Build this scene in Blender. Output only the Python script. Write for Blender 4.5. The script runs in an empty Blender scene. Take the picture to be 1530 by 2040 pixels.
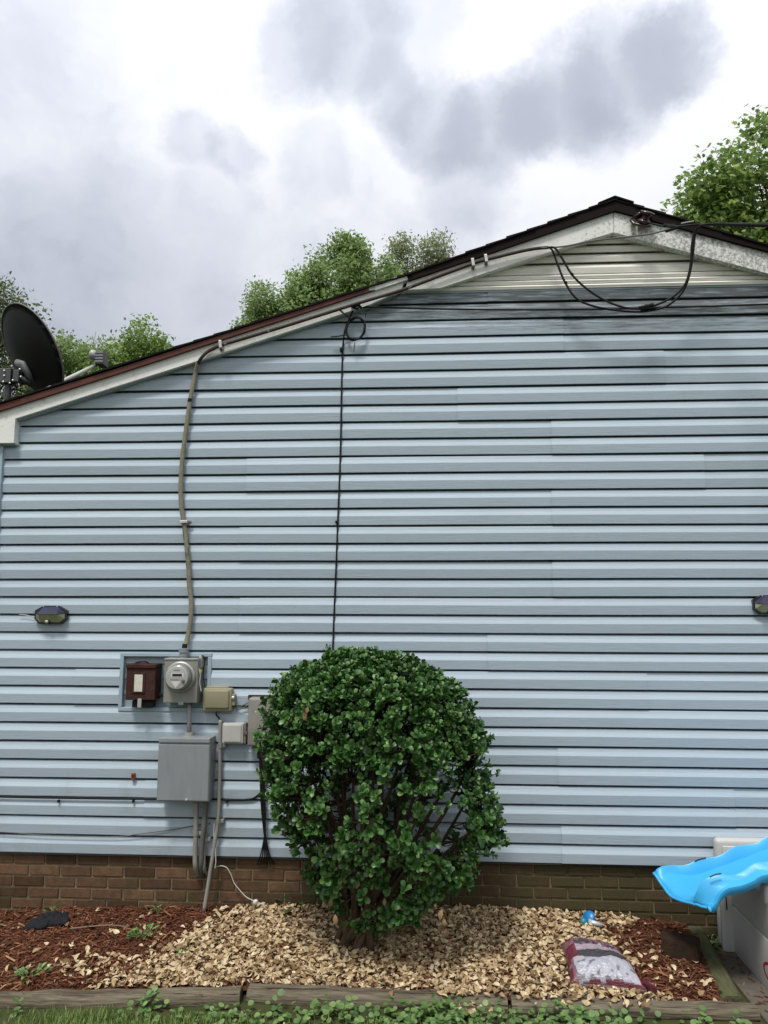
import bpy, bmesh, math, random
import numpy as np
from mathutils import Vector, Matrix, noise as mnoise

random.seed(7); RNG = np.random.default_rng(7)
SC = bpy.context.scene
COL = SC.collection

# ------------------------------------------------------------------ camera
FPX, CAM_D, CAM_H = 1532.0, 4.9206, 2.0156
YAW, PITCH, ROLL = [math.radians(v) for v in (-3.34632, 7.23292, 0.10386)]
_f = Vector((math.sin(YAW)*math.cos(PITCH), math.cos(YAW)*math.cos(PITCH), math.sin(PITCH)))
_r = Vector((math.cos(YAW), -math.sin(YAW), 0)); _u = _r.cross(_f)
_r, _u = _r*math.cos(ROLL)+_u*math.sin(ROLL), -_r*math.sin(ROLL)+_u*math.cos(ROLL)
CAM = Vector((0, -CAM_D, CAM_H))
cd = bpy.data.cameras.new('camera'); cam = bpy.data.objects.new('camera', cd); COL.objects.link(cam)
cd.sensor_fit = 'VERTICAL'; cd.sensor_height = 24.0; cd.lens = 24.0*FPX/2040.0; cd.clip_start = 0.05; cd.clip_end = 2000
cam.matrix_world = Matrix(((_r.x,_u.x,-_f.x,CAM.x),(_r.y,_u.y,-_f.y,CAM.y),(_r.z,_u.z,-_f.z,CAM.z),(0,0,0,1)))
SC.camera = cam
def ray(px, py): return _r*((px-765)/FPX)+_u*((1020-py)/FPX)+_f
def at(px, py, y=0.0):           # point seen at a pixel, at the wall-parallel depth y
    d = ray(px, py); return CAM+d*((y+CAM_D)/d.y)
def onz(px, py, z):              # point seen at a pixel on a level z
    d = ray(px, py); return CAM+d*((z-CAM_H)/d.z)

# ------------------------------------------------------------------ world: overcast sky
SUN_EL, SUN_AZ = math.radians(63), math.radians(200)      # azimuth from +Y clockwise: behind the camera, to its left
W = bpy.data.worlds.new('World'); SC.world = W; W.use_nodes = True
nt = W.node_tree; N = nt.nodes; LK = nt.links
for n in list(N): N.remove(n)
def nd(t, **k):
    n = N.new(t)
    for a, b in k.items(): setattr(n, a, b)
    return n
tc = nd('ShaderNodeTexCoord'); nrm = nd('ShaderNodeVectorMath', operation='NORMALIZE'); LK.new(tc.outputs['Generated'], nrm.inputs[0])
wn = nd('ShaderNodeTexNoise'); wn.inputs['Scale'].default_value = 5.5; wn.inputs['Detail'].default_value = 6; wn.inputs['Roughness'].default_value = .66
LK.new(nrm.outputs[0], wn.inputs['Vector'])
ws = nd('ShaderNodeVectorMath', operation='SUBTRACT'); LK.new(wn.outputs['Color'], ws.inputs[0]); ws.inputs[1].default_value = (.5,.5,.5)
wm = nd('ShaderNodeVectorMath', operation='SCALE'); LK.new(ws.outputs[0], wm.inputs[0]); wm.inputs['Scale'].default_value = .12
wa = nd('ShaderNodeVectorMath', operation='ADD'); LK.new(nrm.outputs[0], wa.inputs[0]); LK.new(wm.outputs[0], wa.inputs[1])
wd = nd('ShaderNodeVectorMath', operation='NORMALIZE'); LK.new(wa.outputs[0], wd.inputs[0])
# grey cloud masses (pixel, radius px, darkness)
CLOUDS = [(600,90,95,.20),(700,75,120,.30),(830,35,105,.20),(790,190,70,.24),(880,235,95,.36),(1000,240,105,.40),(1120,205,115,.42),
          (1240,150,112,.40),(1340,105,78,.36),(1190,270,72,.22),(370,262,62,.22),(455,288,50,.18),(620,322,85,.14),(930,385,100,.16),
          (-60,430,360,.16),(200,630,300,.30),(540,560,170,.16),(430,385,75,.10)]
acc = None
for (cx, cy, rp, dk) in CLOUDS:
    v = ray(cx, cy).normalized()
    dt = nd('ShaderNodeVectorMath', operation='DOT_PRODUCT'); LK.new(wd.outputs[0], dt.inputs[0]); dt.inputs[1].default_value = v
    a = rp/FPX
    mr = nd('ShaderNodeMapRange', interpolation_type='SMOOTHSTEP'); LK.new(dt.outputs['Value'], mr.inputs['Value'])
    mr.inputs['From Min'].default_value = math.cos(a*1.12); mr.inputs['From Max'].default_value = math.cos(a*.42)
    mr.inputs['To Min'].default_value = 1.0; mr.inputs['To Max'].default_value = 1.0-dk
    if acc is None: acc = mr.outputs[0]
    else:
        m = nd('ShaderNodeMath', operation='MULTIPLY'); LK.new(acc, m.inputs[0]); LK.new(mr.outputs[0], m.inputs[1]); acc = m.outputs[0]
inv = nd('ShaderNodeMath', operation='SUBTRACT'); inv.inputs[0].default_value = 1.0; LK.new(acc, inv.inputs[1])      # 0 clear .. 1 dark
gn = nd('ShaderNodeTexNoise'); gn.inputs['Scale'].default_value = 3.4; gn.inputs['Detail'].default_value = 5; gn.inputs['Roughness'].default_value = .6
LK.new(wd.outputs[0], gn.inputs['Vector'])
gm = nd('ShaderNodeMapRange', interpolation_type='SMOOTHSTEP'); LK.new(gn.outputs['Fac'], gm.inputs['Value'])
gm.inputs['From Min'].default_value = .36; gm.inputs['From Max'].default_value = .72; gm.inputs['To Min'].default_value = -.05; gm.inputs['To Max'].default_value = .24
sm = nd('ShaderNodeMath', operation='ADD', use_clamp=True); LK.new(inv.outputs[0], sm.inputs[0]); LK.new(gm.outputs[0], sm.inputs[1])
cr = nd('ShaderNodeValToRGB'); LK.new(sm.outputs[0], cr.inputs[0])
e = cr.color_ramp.elements; e[0].position = 0; e[0].color = (.95,.96,.98,1); e[1].position = 1; e[1].color = (.30,.325,.385,1)
for p_, c_ in ((.08,(.90,.92,.96,1)),(.25,(.73,.76,.845,1)),(.5,(.52,.55,.64,1)),(.75,(.42,.445,.53,1))):
    k = cr.color_ramp.elements.new(p_); k.color = c_
sky = nd('ShaderNodeTexSky', sky_type='NISHITA'); sky.sun_disc = False; sky.sun_elevation = SUN_EL; sky.sun_rotation = SUN_AZ
ss = nd('ShaderNodeVectorMath', operation='SCALE'); LK.new(sky.outputs[0], ss.inputs[0]); ss.inputs['Scale'].default_value = .10
mx = nd('ShaderNodeMix', data_type='RGBA'); mx.inputs['Factor'].default_value = .94
LK.new(ss.outputs[0], mx.inputs[6]); LK.new(cr.outputs[0], mx.inputs[7])
sz = nd('ShaderNodeSeparateXYZ'); LK.new(nrm.outputs[0], sz.inputs[0])
ov = nd('ShaderNodeMapRange'); LK.new(sz.outputs[2], ov.inputs['Value']); ov.inputs['From Min'].default_value = 0; ov.inputs['From Max'].default_value = 1; ov.inputs['To Min'].default_value = .66; ov.inputs['To Max'].default_value = 1.62
ovm = nd('ShaderNodeVectorMath', operation='SCALE'); LK.new(mx.outputs[2], ovm.inputs[0]); LK.new(ov.outputs[0], ovm.inputs['Scale'])
W.cycles.sampling_method = 'MANUAL'; W.cycles.sample_map_resolution = 256
bg = nd('ShaderNodeBackground'); bg.inputs['Strength'].default_value = .48; LK.new(ovm.outputs[0], bg.inputs['Color'])
wo = nd('ShaderNodeOutputWorld'); LK.new(bg.outputs[0], wo.inputs['Surface'])

# ------------------------------------------------------------------ sun through cloud, exposure
sl = bpy.data.lights.new('sun', 'SUN'); sl.energy = 1.5; sl.angle = math.radians(13); sl.color = (1, .96, .9)
so = bpy.data.objects.new('sun', sl); COL.objects.link(so)
to_sun = Vector((math.sin(SUN_AZ)*math.cos(SUN_EL), math.cos(SUN_AZ)*math.cos(SUN_EL), math.sin(SUN_EL)))
so.rotation_euler = to_sun.to_track_quat('Z', 'Y').to_euler(); so.location = (-2, -6, 8)
SC.view_settings.view_transform = 'Standard'; SC.view_settings.look = 'None'; SC.view_settings.exposure = 1.0; SC.view_settings.gamma = 1.0
SC.view_settings.use_curve_mapping = False
SC.render.engine = 'CYCLES'
SC.cycles.max_bounces = 5; SC.cycles.diffuse_bounces = 3; SC.cycles.glossy_bounces = 2; SC.cycles.use_denoising = True

# ------------------------------------------------------------------ materials
def mat(name, col, rough=.6, var=.18, scale=12, stretch=(1,1,1), bump=0.0, bscale=60, metal=0.0, spec=.5, col2=None, extra=None, coat=0):
    m = bpy.data.materials.new(name); m.use_nodes = True; t = m.node_tree; b = t.nodes['Principled BSDF']
    b.inputs['Roughness'].default_value = rough; b.inputs['Metallic'].default_value = metal; b.inputs['Specular IOR Level'].default_value = spec
    if coat: b.inputs['Coat Weight'].default_value = coat
    tcn = t.nodes.new('ShaderNodeTexCoord'); mp = t.nodes.new('ShaderNodeMapping'); mp.inputs['Scale'].default_value = stretch
    geo = t.nodes.new('ShaderNodeNewGeometry'); t.links.new(geo.outputs['Position'], mp.inputs['Vector'])
    nz = t.nodes.new('ShaderNodeTexNoise'); nz.inputs['Scale'].default_value = scale; nz.inputs['Detail'].default_value = 5; nz.inputs['Roughness'].default_value = .6
    t.links.new(mp.outputs[0], nz.inputs['Vector'])
    mr = t.nodes.new('ShaderNodeMapRange'); t.links.new(nz.outputs['Fac'], mr.inputs['Value']); mr.inputs['From Min'].default_value = .3; mr.inputs['From Max'].default_value = .7
    mix = t.nodes.new('ShaderNodeMix'); mix.data_type = 'RGBA'; t.links.new(mr.outputs[0], mix.inputs['Factor'])
    c = Vector(col); c2 = Vector(col2) if col2 else c*(1+var); c1 = c if col2 else c*(1-var)
    mix.inputs[6].default_value = (*c1, 1); mix.inputs[7].default_value = (*c2, 1)
    out = mix.outputs[2]
    if extra: out = extra(t, out, geo)
    t.links.new(out, b.inputs['Base Color'])
    if bump:
        bz = t.nodes.new('ShaderNodeTexNoise'); bz.inputs['Scale'].default_value = bscale; bz.inputs['Detail'].default_value = 4
        t.links.new(mp.outputs[0], bz.inputs['Vector'])
        bp = t.nodes.new('ShaderNodeBump'); bp.inputs['Strength'].default_value = bump; bp.inputs['Distance'].default_value = .01
        t.links.new(bz.outputs['Fac'], bp.inputs['Height']); t.links.new(bp.outputs[0], b.inputs['Normal'])
    return m

def stain(col, scale, lo, hi, box=None, stretch=(1,1,1), amount=1.0):
    """a patch of dirt of noisy outline; box = list of (axis, from, to) position ramps it is confined to"""
    def f(t, out, geo):
        mp = t.nodes.new('ShaderNodeMapping'); mp.inputs['Scale'].default_value = stretch; t.links.new(geo.outputs['Position'], mp.inputs['Vector'])
        nz = t.nodes.new('ShaderNodeTexNoise'); nz.inputs['Scale'].default_value = scale; nz.inputs['Detail'].default_value = 4; nz.inputs['Roughness'].default_value = .68
        t.links.new(mp.outputs[0], nz.inputs['Vector'])
        val = nz.outputs['Fac']
        if box:
            sp = t.nodes.new('ShaderNodeSeparateXYZ'); t.links.new(geo.outputs['Position'], sp.inputs[0])
            for ax, a, b_, w in box:
                r = t.nodes.new('ShaderNodeMapRange'); t.links.new(sp.outputs[ax], r.inputs['Value'])
                r.inputs['From Min'].default_value = a; r.inputs['From Max'].default_value = b_; r.inputs['To Min'].default_value = -w; r.inputs['To Max'].default_value = 0
                s = t.nodes.new('ShaderNodeMath'); s.operation = 'ADD'; t.links.new(val, s.inputs[0]); t.links.new(r.outputs[0], s.inputs[1]); val = s.outputs[0]
        mr = t.nodes.new('ShaderNodeMapRange'); t.links.new(val, mr.inputs['Value']); mr.inputs['From Min'].default_value = lo; mr.inputs['From Max'].default_value = hi
        mr.inputs['To Max'].default_value = amount
        mix = t.nodes.new('ShaderNodeMix'); mix.data_type = 'RGBA'; t.links.new(mr.outputs[0], mix.inputs['Factor'])
        t.links.new(out, mix.inputs[6]); mix.inputs[7].default_value = (*col, 1)
        return mix.outputs[2]
    return f
def pertone(lo, hi):
    def f(t, out, geo):
        oi = t.nodes.new('ShaderNodeObjectInfo'); mr = t.nodes.new('ShaderNodeMapRange'); t.links.new(oi.outputs['Random'], mr.inputs['Value'])
        mr.inputs['To Min'].default_value = lo; mr.inputs['To Max'].default_value = hi
        v = t.nodes.new('ShaderNodeVectorMath'); v.operation = 'SCALE'; t.links.new(out, v.inputs[0]); t.links.new(mr.outputs[0], v.inputs['Scale']); return v.outputs[0]
    return f
def chain(*fs):
    def g(t, out, geo):
        for f in fs: out = f(t, out, geo)
        return out
    return g

def leafmat(name, ramp, rough=.45, trans=.0, spec=.5):
    m = bpy.data.materials.new(name); m.use_nodes = True; t = m.node_tree; b = t.nodes['Principled BSDF']
    b.inputs['Roughness'].default_value = rough; b.inputs['Specular IOR Level'].default_value = spec
    geo = t.nodes.new('ShaderNodeNewGeometry'); oi = t.nodes.new('ShaderNodeObjectInfo')
    ad = t.nodes.new('ShaderNodeMath'); ad.operation = 'ADD'; t.links.new(geo.outputs['Random Per Island'], ad.inputs[0]); t.links.new(oi.outputs['Random'], ad.inputs[1])
    fr = t.nodes.new('ShaderNodeMath'); fr.operation = 'FRACT'; t.links.new(ad.outputs[0], fr.inputs[0])
    r = t.nodes.new('ShaderNodeValToRGB'); t.links.new(fr.outputs[0], r.inputs[0])
    el = r.color_ramp.elements
    el[0].position, el[0].color = ramp[0][0], (*ramp[0][1], 1); el[1].position, el[1].color = ramp[-1][0], (*ramp[-1][1], 1)
    for p, c in ramp[1:-1]: k = el.new(p); k.color = (*c, 1)
    nz = t.nodes.new('ShaderNodeTexNoise'); nz.inputs['Scale'].default_value = 35; nz.inputs['Detail'].default_value = 3; t.links.new(geo.outputs['Position'], nz.inputs['Vector'])
    mm = t.nodes.new('ShaderNodeMapRange'); t.links.new(nz.outputs['Fac'], mm.inputs['Value']); mm.inputs['From Min'].default_value = .3; mm.inputs['From Max'].default_value = .7
    mm.inputs['To Min'].default_value = .78; mm.inputs['To Max'].default_value = 1.18
    vs = t.nodes.new('ShaderNodeVectorMath'); vs.operation = 'SCALE'; t.links.new(r.outputs[0], vs.inputs[0]); t.links.new(mm.outputs[0], vs.inputs['Scale'])
    t.links.new(vs.outputs[0], b.inputs['Base Color'])
    if trans:
        tr = t.nodes.new('ShaderNodeBsdfTranslucent'); t.links.new(vs.outputs[0], tr.inputs['Color'])
        ms = t.nodes.new('ShaderNodeMixShader'); ms.inputs[0].default_value = trans
        t.links.new(b.outputs[0], ms.inputs[1]); t.links.new(tr.outputs[0], ms.inputs[2])
        t.links.new(ms.outputs[0], t.nodes['Material Output'].inputs['Surface'])
    return m

M = {}
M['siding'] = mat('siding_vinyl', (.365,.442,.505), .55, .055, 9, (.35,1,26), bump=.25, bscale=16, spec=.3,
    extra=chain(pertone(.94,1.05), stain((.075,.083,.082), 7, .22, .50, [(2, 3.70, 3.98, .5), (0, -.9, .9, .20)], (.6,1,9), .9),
                stain((.25,.28,.27), 2.2, .55, .9, None, (.5,1,1.5), .35),
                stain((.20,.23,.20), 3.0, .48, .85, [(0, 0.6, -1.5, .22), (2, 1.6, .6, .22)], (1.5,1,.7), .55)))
M['trim_blue'] = mat('trim_blue', (.26,.33,.37), .5, .06, 8, spec=.3)
M['corner'] = mat('corner_trim', (.30,.385,.44), .5, .05, 8, spec=.3)
M['gable'] = mat('gable_vinyl', (.70,.70,.64), .55, .05, 10, (.4,1,12), bump=.1, bscale=20, spec=.3,
    extra=stain((.14,.14,.12), 9, .58, .82, None, (.8,1,2.5), .45))
M['white'] = mat('white_board', (.70,.715,.68), .5, .04, 6, (1,1,1), bump=.04, bscale=40, spec=.35,
    extra=chain(stain((.13,.13,.115), 55, .40, .60, [(0, 0.9, 1.7, .18)], (1,1,1), .75), stain((.22,.22,.19), 7, .56, .8, None, (1,1,1), .6)))
M['drip'] = mat('red_brown_drip_edge', (.085,.024,.016), .5, .25, 10, (1,1,1), spec=.3)
M['dripdark'] = mat('dark_drip_edge', (.009,.0055,.005), .7, .3, 10, spec=.1)
M['shingle'] = mat('shingle', (.013,.011,.011), .9, .4, 60, bump=.4, bscale=150, spec=.1)
M['brick'] = mat('brick', (.094,.055,.032), .85, .22, 25, bump=.25, bscale=90, spec=.15,
    extra=chain(pertone(.6,1.4), stain((.052,.047,.023), 4, .26, .52, [(0, -1.4, .1, .3)], (1,1,1), .85), stain((.042,.042,.018), 5, .48, .72, [(2, .42, .22, .3)], (1,1,1), .7)))
M['mortar'] = mat('mortar', (.185,.15,.09), .9, .15, 30, bump=.2, bscale=80, spec=.1,
    extra=stain((.075,.07,.032), 4, .36, .56, [(0, -1.2, .2, .3)], (1,1,1), .85))
M['dark'] = mat('dark_void', (.02,.02,.02), .9, .1)
M['steel'] = mat('galvanised', (.36,.36,.34), .45, .16, 30, metal=.55, spec=.4, bump=.05)
M['meterbox'] = mat('meter_box_paint', (.25,.25,.23), .45, .10, 14, metal=.25, spec=.4, extra=stain((.14,.13,.11), 9, .58, .82, [(2, 1.62, 1.35, .12)], (1,1,.6), .7))
M['panel'] = mat('panel_paint', (.22,.24,.255), .42, .06, 5, spec=.45, bump=.05, bscale=120, extra=chain(stain((.145,.15,.15), 9, .48, .85, None, (2.5,1,.35), .6), stain((.30,.31,.31), 30, .60, .75, None, (1,1,1), .35)))
M['panelside'] = M['panel']
M['rust'] = mat('rusty_box', (.042,.016,.013), .75, .35, 22, spec=.25, bump=.25, bscale=60, extra=stain((.022,.014,.012), 16, .52, .75, None, (1,1,.5), .85))
M['label'] = mat('paper_label', (.55,.54,.46), .6, .12, 20, extra=stain((.30,.14,.04), 12, .5, .72, [(2, 1.45, 1.36, .25)], (1,1,1), .8))
M['olive'] = mat('tan_plastic', (.235,.22,.14), .5, .06, 10, spec=.4, extra=stain((.2,.18,.11), 8, .6, .9, None, (1,1,1), .5))
M['lightgrey'] = mat('light_grey_plastic', (.42,.42,.39), .5, .06, 10, spec=.4, extra=stain((.25,.25,.22), 9, .55, .85, None, (1,1,1), .5))
M['greige'] = mat('weathered_plastic', (.235,.228,.21), .55, .10, 10, spec=.35, extra=stain((.16,.15,.13), 6, .5, .8, None, (1,1,1), .6))
M['pvc'] = mat('pvc_pipe', (.25,.245,.225), .5, .08, 8, (1,1,.4), spec=.4, extra=stain((.14,.135,.12), 12, .55, .85, None, (1,1,.3), .6))
M['pvcdark'] = mat('dark_pipe', (.12,.118,.112), .6, .2, 10, spec=.3)
M['black'] = mat('black_cable', (.008,.0075,.008), .6, .2, 20, spec=.2)
M['brownblack'] = mat('brown_black_glaze', (.030,.014,.011), .25, .3, 20, spec=.5)
M['servgrey'] = mat('cable_jacket_grey', (.20,.185,.135), .75, .16, 22, spec=.2, bump=.15, bscale=60,
    extra=stain((.015,.014,.013), 26, .52, .60, [(2, 1.98, 2.2, .35), (2, 2.72, 2.5, .35)], (1.6,1,.55), 1.0))
M['servbrown'] = mat('cable_jacket_painted', (.030,.016,.012), .6, .3, 14, spec=.3, extra=stain((.35,.33,.29), 16, .62, .70, None, (1,1,1), .8))
M['clip'] = mat('zinc_clip', (.48,.48,.46), .4, .15, 30, metal=.5)
M['orange'] = mat('orange_clip', (.17,.045,.02), .6, .2, 30)
M['lampblack'] = mat('lamp_black', (.012,.012,.015), .35, .1, 20, spec=.5)
M['solar'] = mat('solar_cell', (.030,.032,.062), .18, .2, 14, spec=.6)
M['reflector'] = mat('lamp_reflector', (.34,.36,.22), .25, .08, 40, spec=.6, metal=.3)
M['lens'] = mat('lens_white', (.55,.55,.51), .3, .05)
M['dish'] = mat('dish_grey', (.020,.022,.022), .5, .15, 8, spec=.3)
M['dishrim'] = mat('dish_rim', (.12,.12,.125), .5, .1, 10)
M['arm'] = mat('dish_arm', (.48,.48,.46), .4, .08, 10)
M['lnb'] = mat('lnb_grey', (.30,.31,.32), .4, .08, 10)
M['bracket'] = mat('bracket_grey', (.045,.047,.05), .5, .15, 10)
M['wood'] = mat('weathered_timber', (.14,.118,.085), .9, .34, 10, (.9,7,9), bump=.6, bscale=10, spec=.1, extra=chain(stain((.04,.032,.022), 5, .50, .70, None, (.35,2.5,3.5), .9), stain((.012,.010,.008), 9, .60, .66, None, (.25,5,7), .9)))
M['woodgreen'] = mat('mossy_timber', (.088,.086,.048), .9, .3, 10, (7,.9,9), bump=.6, bscale=10, spec=.1, extra=stain((.075,.095,.03), 6, .45, .7, None, (1,1,1), .7))
M['endgrain'] = M['wood']
M['soil'] = mat('mulch_soil', (.048,.022,.013), .95, .4, 30, bump=.8, bscale=40, spec=.05, col2=(.092,.038,.022))
M['lawn'] = mat('lawn_soil', (.040,.055,.018), .95, .3, 6, bump=.6, bscale=30, spec=.05, col2=(.065,.06,.03))
M['concrete'] = mat('concrete', (.13,.118,.095), .9, .18, 8, bump=.25, bscale=70, spec=.15, extra=stain((.045,.04,.03), 4, .44, .7, None, (1,1,1), .85))
M['slide'] = mat('blue_plastic', (.04,.36,.68), .40, .03, 6, spec=.45)
M['slideslot'] = mat('slot_dark', (.006,.015,.04), .6, .1)
M['playwhite'] = mat('white_plastic', (.46,.455,.44), .42, .04, 6, spec=.4, extra=stain((.25,.24,.22), 4, .52, .85, None, (1,1,1), .55))
M['red'] = mat('red_print', (.38,.02,.02), .5, .1)
M['block'] = mat('brown_paver', (.034,.021,.015), .9, .3, 20, bump=.4, bscale=60, spec=.1)
M['cloth'] = mat('black_fabric', (.012,.013,.016), .85, .2, 40, spec=.2)
M['toyblue'] = mat('toy_blue', (.008,.16,.40), .35, .08, 20)
M['toyteal'] = mat('toy_teal', (.02,.20,.24), .4, .1, 20)
M['toygrey'] = mat('toy_silver', (.48,.50,.52), .35, .08, 20, metal=.3)
M['bark'] = mat('shrub_bark', (.075,.052,.034), .95, .4, 22, (1,1,.3), bump=.6, bscale=40, spec=.1)
M['treebark'] = mat('tree_bark', (.07,.055,.04), .95, .35, 6, (1,1,.3), bump=.6, bscale=10, spec=.1)
M['bushleaf'] = leafmat('shrub_leaf', [(0,(.018,.056,.012)),(.45,(.044,.122,.026)),(.8,(.078,.175,.040)),(1,(.13,.23,.065))], .40, .14, .45)
M['deadleaf'] = leafmat('dead_leaf', [(0,(.12,.065,.028)),(1,(.30,.19,.09))], .7, .1)
M['litter'] = leafmat('litter_leaf', [(0,(.17,.10,.048)),(.3,(.36,.25,.135)),(.65,(.52,.40,.24)),(1,(.66,.55,.37))], .7, .12, .25)
M['chip'] = leafmat('mulch_chip', [(0,(.042,.014,.008)),(.4,(.092,.036,.021)),(.8,(.15,.060,.034)),(.97,(.26,.12,.06)),(1,(.36,.22,.12))], .9, 0, .1)
M['grass'] = leafmat('grass_blade', [(0,(.085,.14,.028)),(.6,(.16,.265,.055)),(1,(.26,.33,.10))], .6, .3)
M['clover'] = leafmat('ground_ivy', [(0,(.06,.12,.03)),(.6,(.115,.21,.058)),(1,(.18,.28,.09))], .55, .2)
M['maple'] = leafmat('maple_leaf', [(0,(.09,.16,.038)),(.5,(.20,.32,.08)),(.85,(.31,.43,.115)),(1,(.40,.50,.17))], .5, .55)
M['farleaf'] = leafmat('far_leaf', [(0,(.12,.20,.06)),(.5,(.23,.35,.11)),(1,(.35,.45,.19))], .55, .5)
M['paleleaf'] = leafmat('pale_leaf', [(0,(.19,.24,.12)),(.5,(.27,.33,.17)),(1,(.36,.41,.24))], .55, .5)
M['darkleaf'] = leafmat('dark_leaf', [(0,(.06,.09,.03)),(.6,(.12,.17,.055)),(1,(.26,.30,.14))], .55, .45)

# ------------------------------------------------------------------ mesh helpers
def link(name, me, m=None, parent=None, loc=None):
    o = bpy.data.objects.new(name, me); COL.objects.link(o)
    if m is not None and me is not None and not me.materials: me.materials.append(m)
    if parent is not None: o.parent = parent
    if loc is not None: o.location = loc
    return o
def tag(o, label=None, cat=None, group=None, kind=None):
    if label: o['label'] = label
    if cat: o['category'] = cat
    if group: o['group'] = group
    if kind: o['kind'] = kind
    return o
def thing(name, label, cat, loc=(0,0,0), group=None):
    o = bpy.data.objects.new(name, None); COL.objects.link(o); o.location = loc; o.empty_display_size = .05
    return tag(o, label, cat, group)
def fin(bm, name, m, parent=None, smooth=False, off=None):
    bmesh.ops.recalc_face_normals(bm, faces=bm.faces)
    me = bpy.data.meshes.new(name); bm.to_mesh(me); bm.free()
    if smooth:
        for p in me.polygons: p.use_smooth = True
    o = link(name, me, m, parent)
    if parent is not None: o.matrix_parent_inverse = Matrix.Translation(parent.location).inverted() if parent.parent is None else Matrix.Identity(4)
    return o
def put(o, parent):
    o.parent = parent; o.matrix_parent_inverse = put_inv(parent)
    return o
def prism(poly, y0, y1, bm=None):
    bm = bm or bmesh.new()
    a = [bm.verts.new((x, y0, z)) for x, z in poly]; b = [bm.verts.new((x, y1, z)) for x, z in poly]
    n = len(poly)
    bm.faces.new(a); bm.faces.new(b[::-1])
    for i in range(n): bm.faces.new((a[i], b[i], b[(i+1)%n], a[(i+1)%n]))
    return bm
def pxprism(pts, y0, y1):          # outline given by pixels seen on the front plane y0
    return prism([(p.x, p.z) for p in (at(a, b, y0) for a, b in pts)], y0, y1)
def boxbm(x0, x1, y0, y1, z0, z1, bev=0.0, seg=2, bm=None):
    b2 = bmesh.new(); bmesh.ops.create_cube(b2, size=1)
    for v in b2.verts: v.co = Vector((x0+(v.co.x+.5)*(x1-x0), y0+(v.co.y+.5)*(y1-y0), z0+(v.co.z+.5)*(z1-z0)))
    if bev: bmesh.ops.bevel(b2, geom=b2.edges[:]+b2.verts[:], offset=bev, segments=seg, profile=.5, affect='EDGES')
    if bm is None: return b2
    me = bpy.data.meshes.new('t'); b2.to_mesh(me); b2.free(); bm.from_mesh(me); bpy.data.meshes.remove(me); return bm
def tube(path, rad, n=8, bm=None, flat=1.0, caps=True):
    bm = bm or bmesh.new(); P = [Vector(p) for p in path]; k = len(P)
    R = rad if hasattr(rad, '__len__') else [rad]*k
    rings = []; up = None
    for i in range(k):
        t = (P[min(i+1,k-1)]-P[max(i-1,0)]).normalized()
        if up is None: up = Vector((0,1,0)) if abs(t.y) < .9 else Vector((0,0,1))
        s = t.cross(up).normalized(); up = s.cross(t).normalized()
        rings.append([bm.verts.new(P[i]+R[i]*(math.cos(2*math.pi*j/n)*s+flat*math.sin(2*math.pi*j/n)*up)) for j in range(n)])
    for i in range(k-1):
        for j in range(n): bm.faces.new((rings[i][j], rings[i][(j+1)%n], rings[i+1][(j+1)%n], rings[i+1][j]))
    if caps: bm.faces.new(rings[0][::-1]); bm.faces.new(rings[-1])
    return bm
def smoothpath(pts, m=6):          # Catmull-Rom
    P = [Vector(p) for p in pts]; out = []
    for i in range(len(P)-1):
        a, b, c, d = P[max(i-1,0)], P[i], P[i+1], P[min(i+2,len(P)-1)]
        for k in range(m):
            t = k/m; out.append(.5*((2*b)+(c-a)*t+(2*a-5*b+4*c-d)*t*t+(3*b-a-3*c+d)*t**3))
    out.append(P[-1]); return out
def lathe(prof, origin, axis, n=24, bm=None):
    bm = bm or bmesh.new(); ax = Vector(axis).normalized(); s = ax.orthogonal().normalized(); u = ax.cross(s); o = Vector(origin)
    rings = []
    for r, h in prof: rings.append([bm.verts.new(o+ax*h+max(r,1e-4)*(math.cos(2*math.pi*j/n)*s+math.sin(2*math.pi*j/n)*u)) for j in range(n)])
    for a, b in zip(rings, rings[1:]):
        for j in range(n): bm.faces.new((a[j], a[(j+1)%n], b[(j+1)%n], b[j]))
    bm.faces.new(rings[0][::-1]); bm.faces.new(rings[-1]); return bm
def cablepx(pts, y, r, m=6, n=8):
    return tube(smoothpath([at(a, b, (y if not hasattr(y,'__len__') else y[i])) for i, (a, b) in enumerate(pts)], m), r, n)
def setmesh(name, V, F, smooth=True):
    me = bpy.data.meshes.new(name); V = np.asarray(V, np.float32).reshape(-1,3); F = np.asarray(F, np.int32)
    k = F.shape[1]; me.vertices.add(len(V)); me.vertices.foreach_set('co', V.ravel())
    me.loops.add(F.size); me.loops.foreach_set('vertex_index', F.ravel())
    me.polygons.add(len(F)); me.polygons.foreach_set('loop_start', np.arange(0, F.size, k, dtype=np.int32))
    me.polygons.foreach_set('use_smooth', np.full(len(F), smooth)); me.update(calc_edges=True); return me
def unit(a): return a/np.maximum(np.linalg.norm(a, axis=1, keepdims=True), 1e-9)
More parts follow.
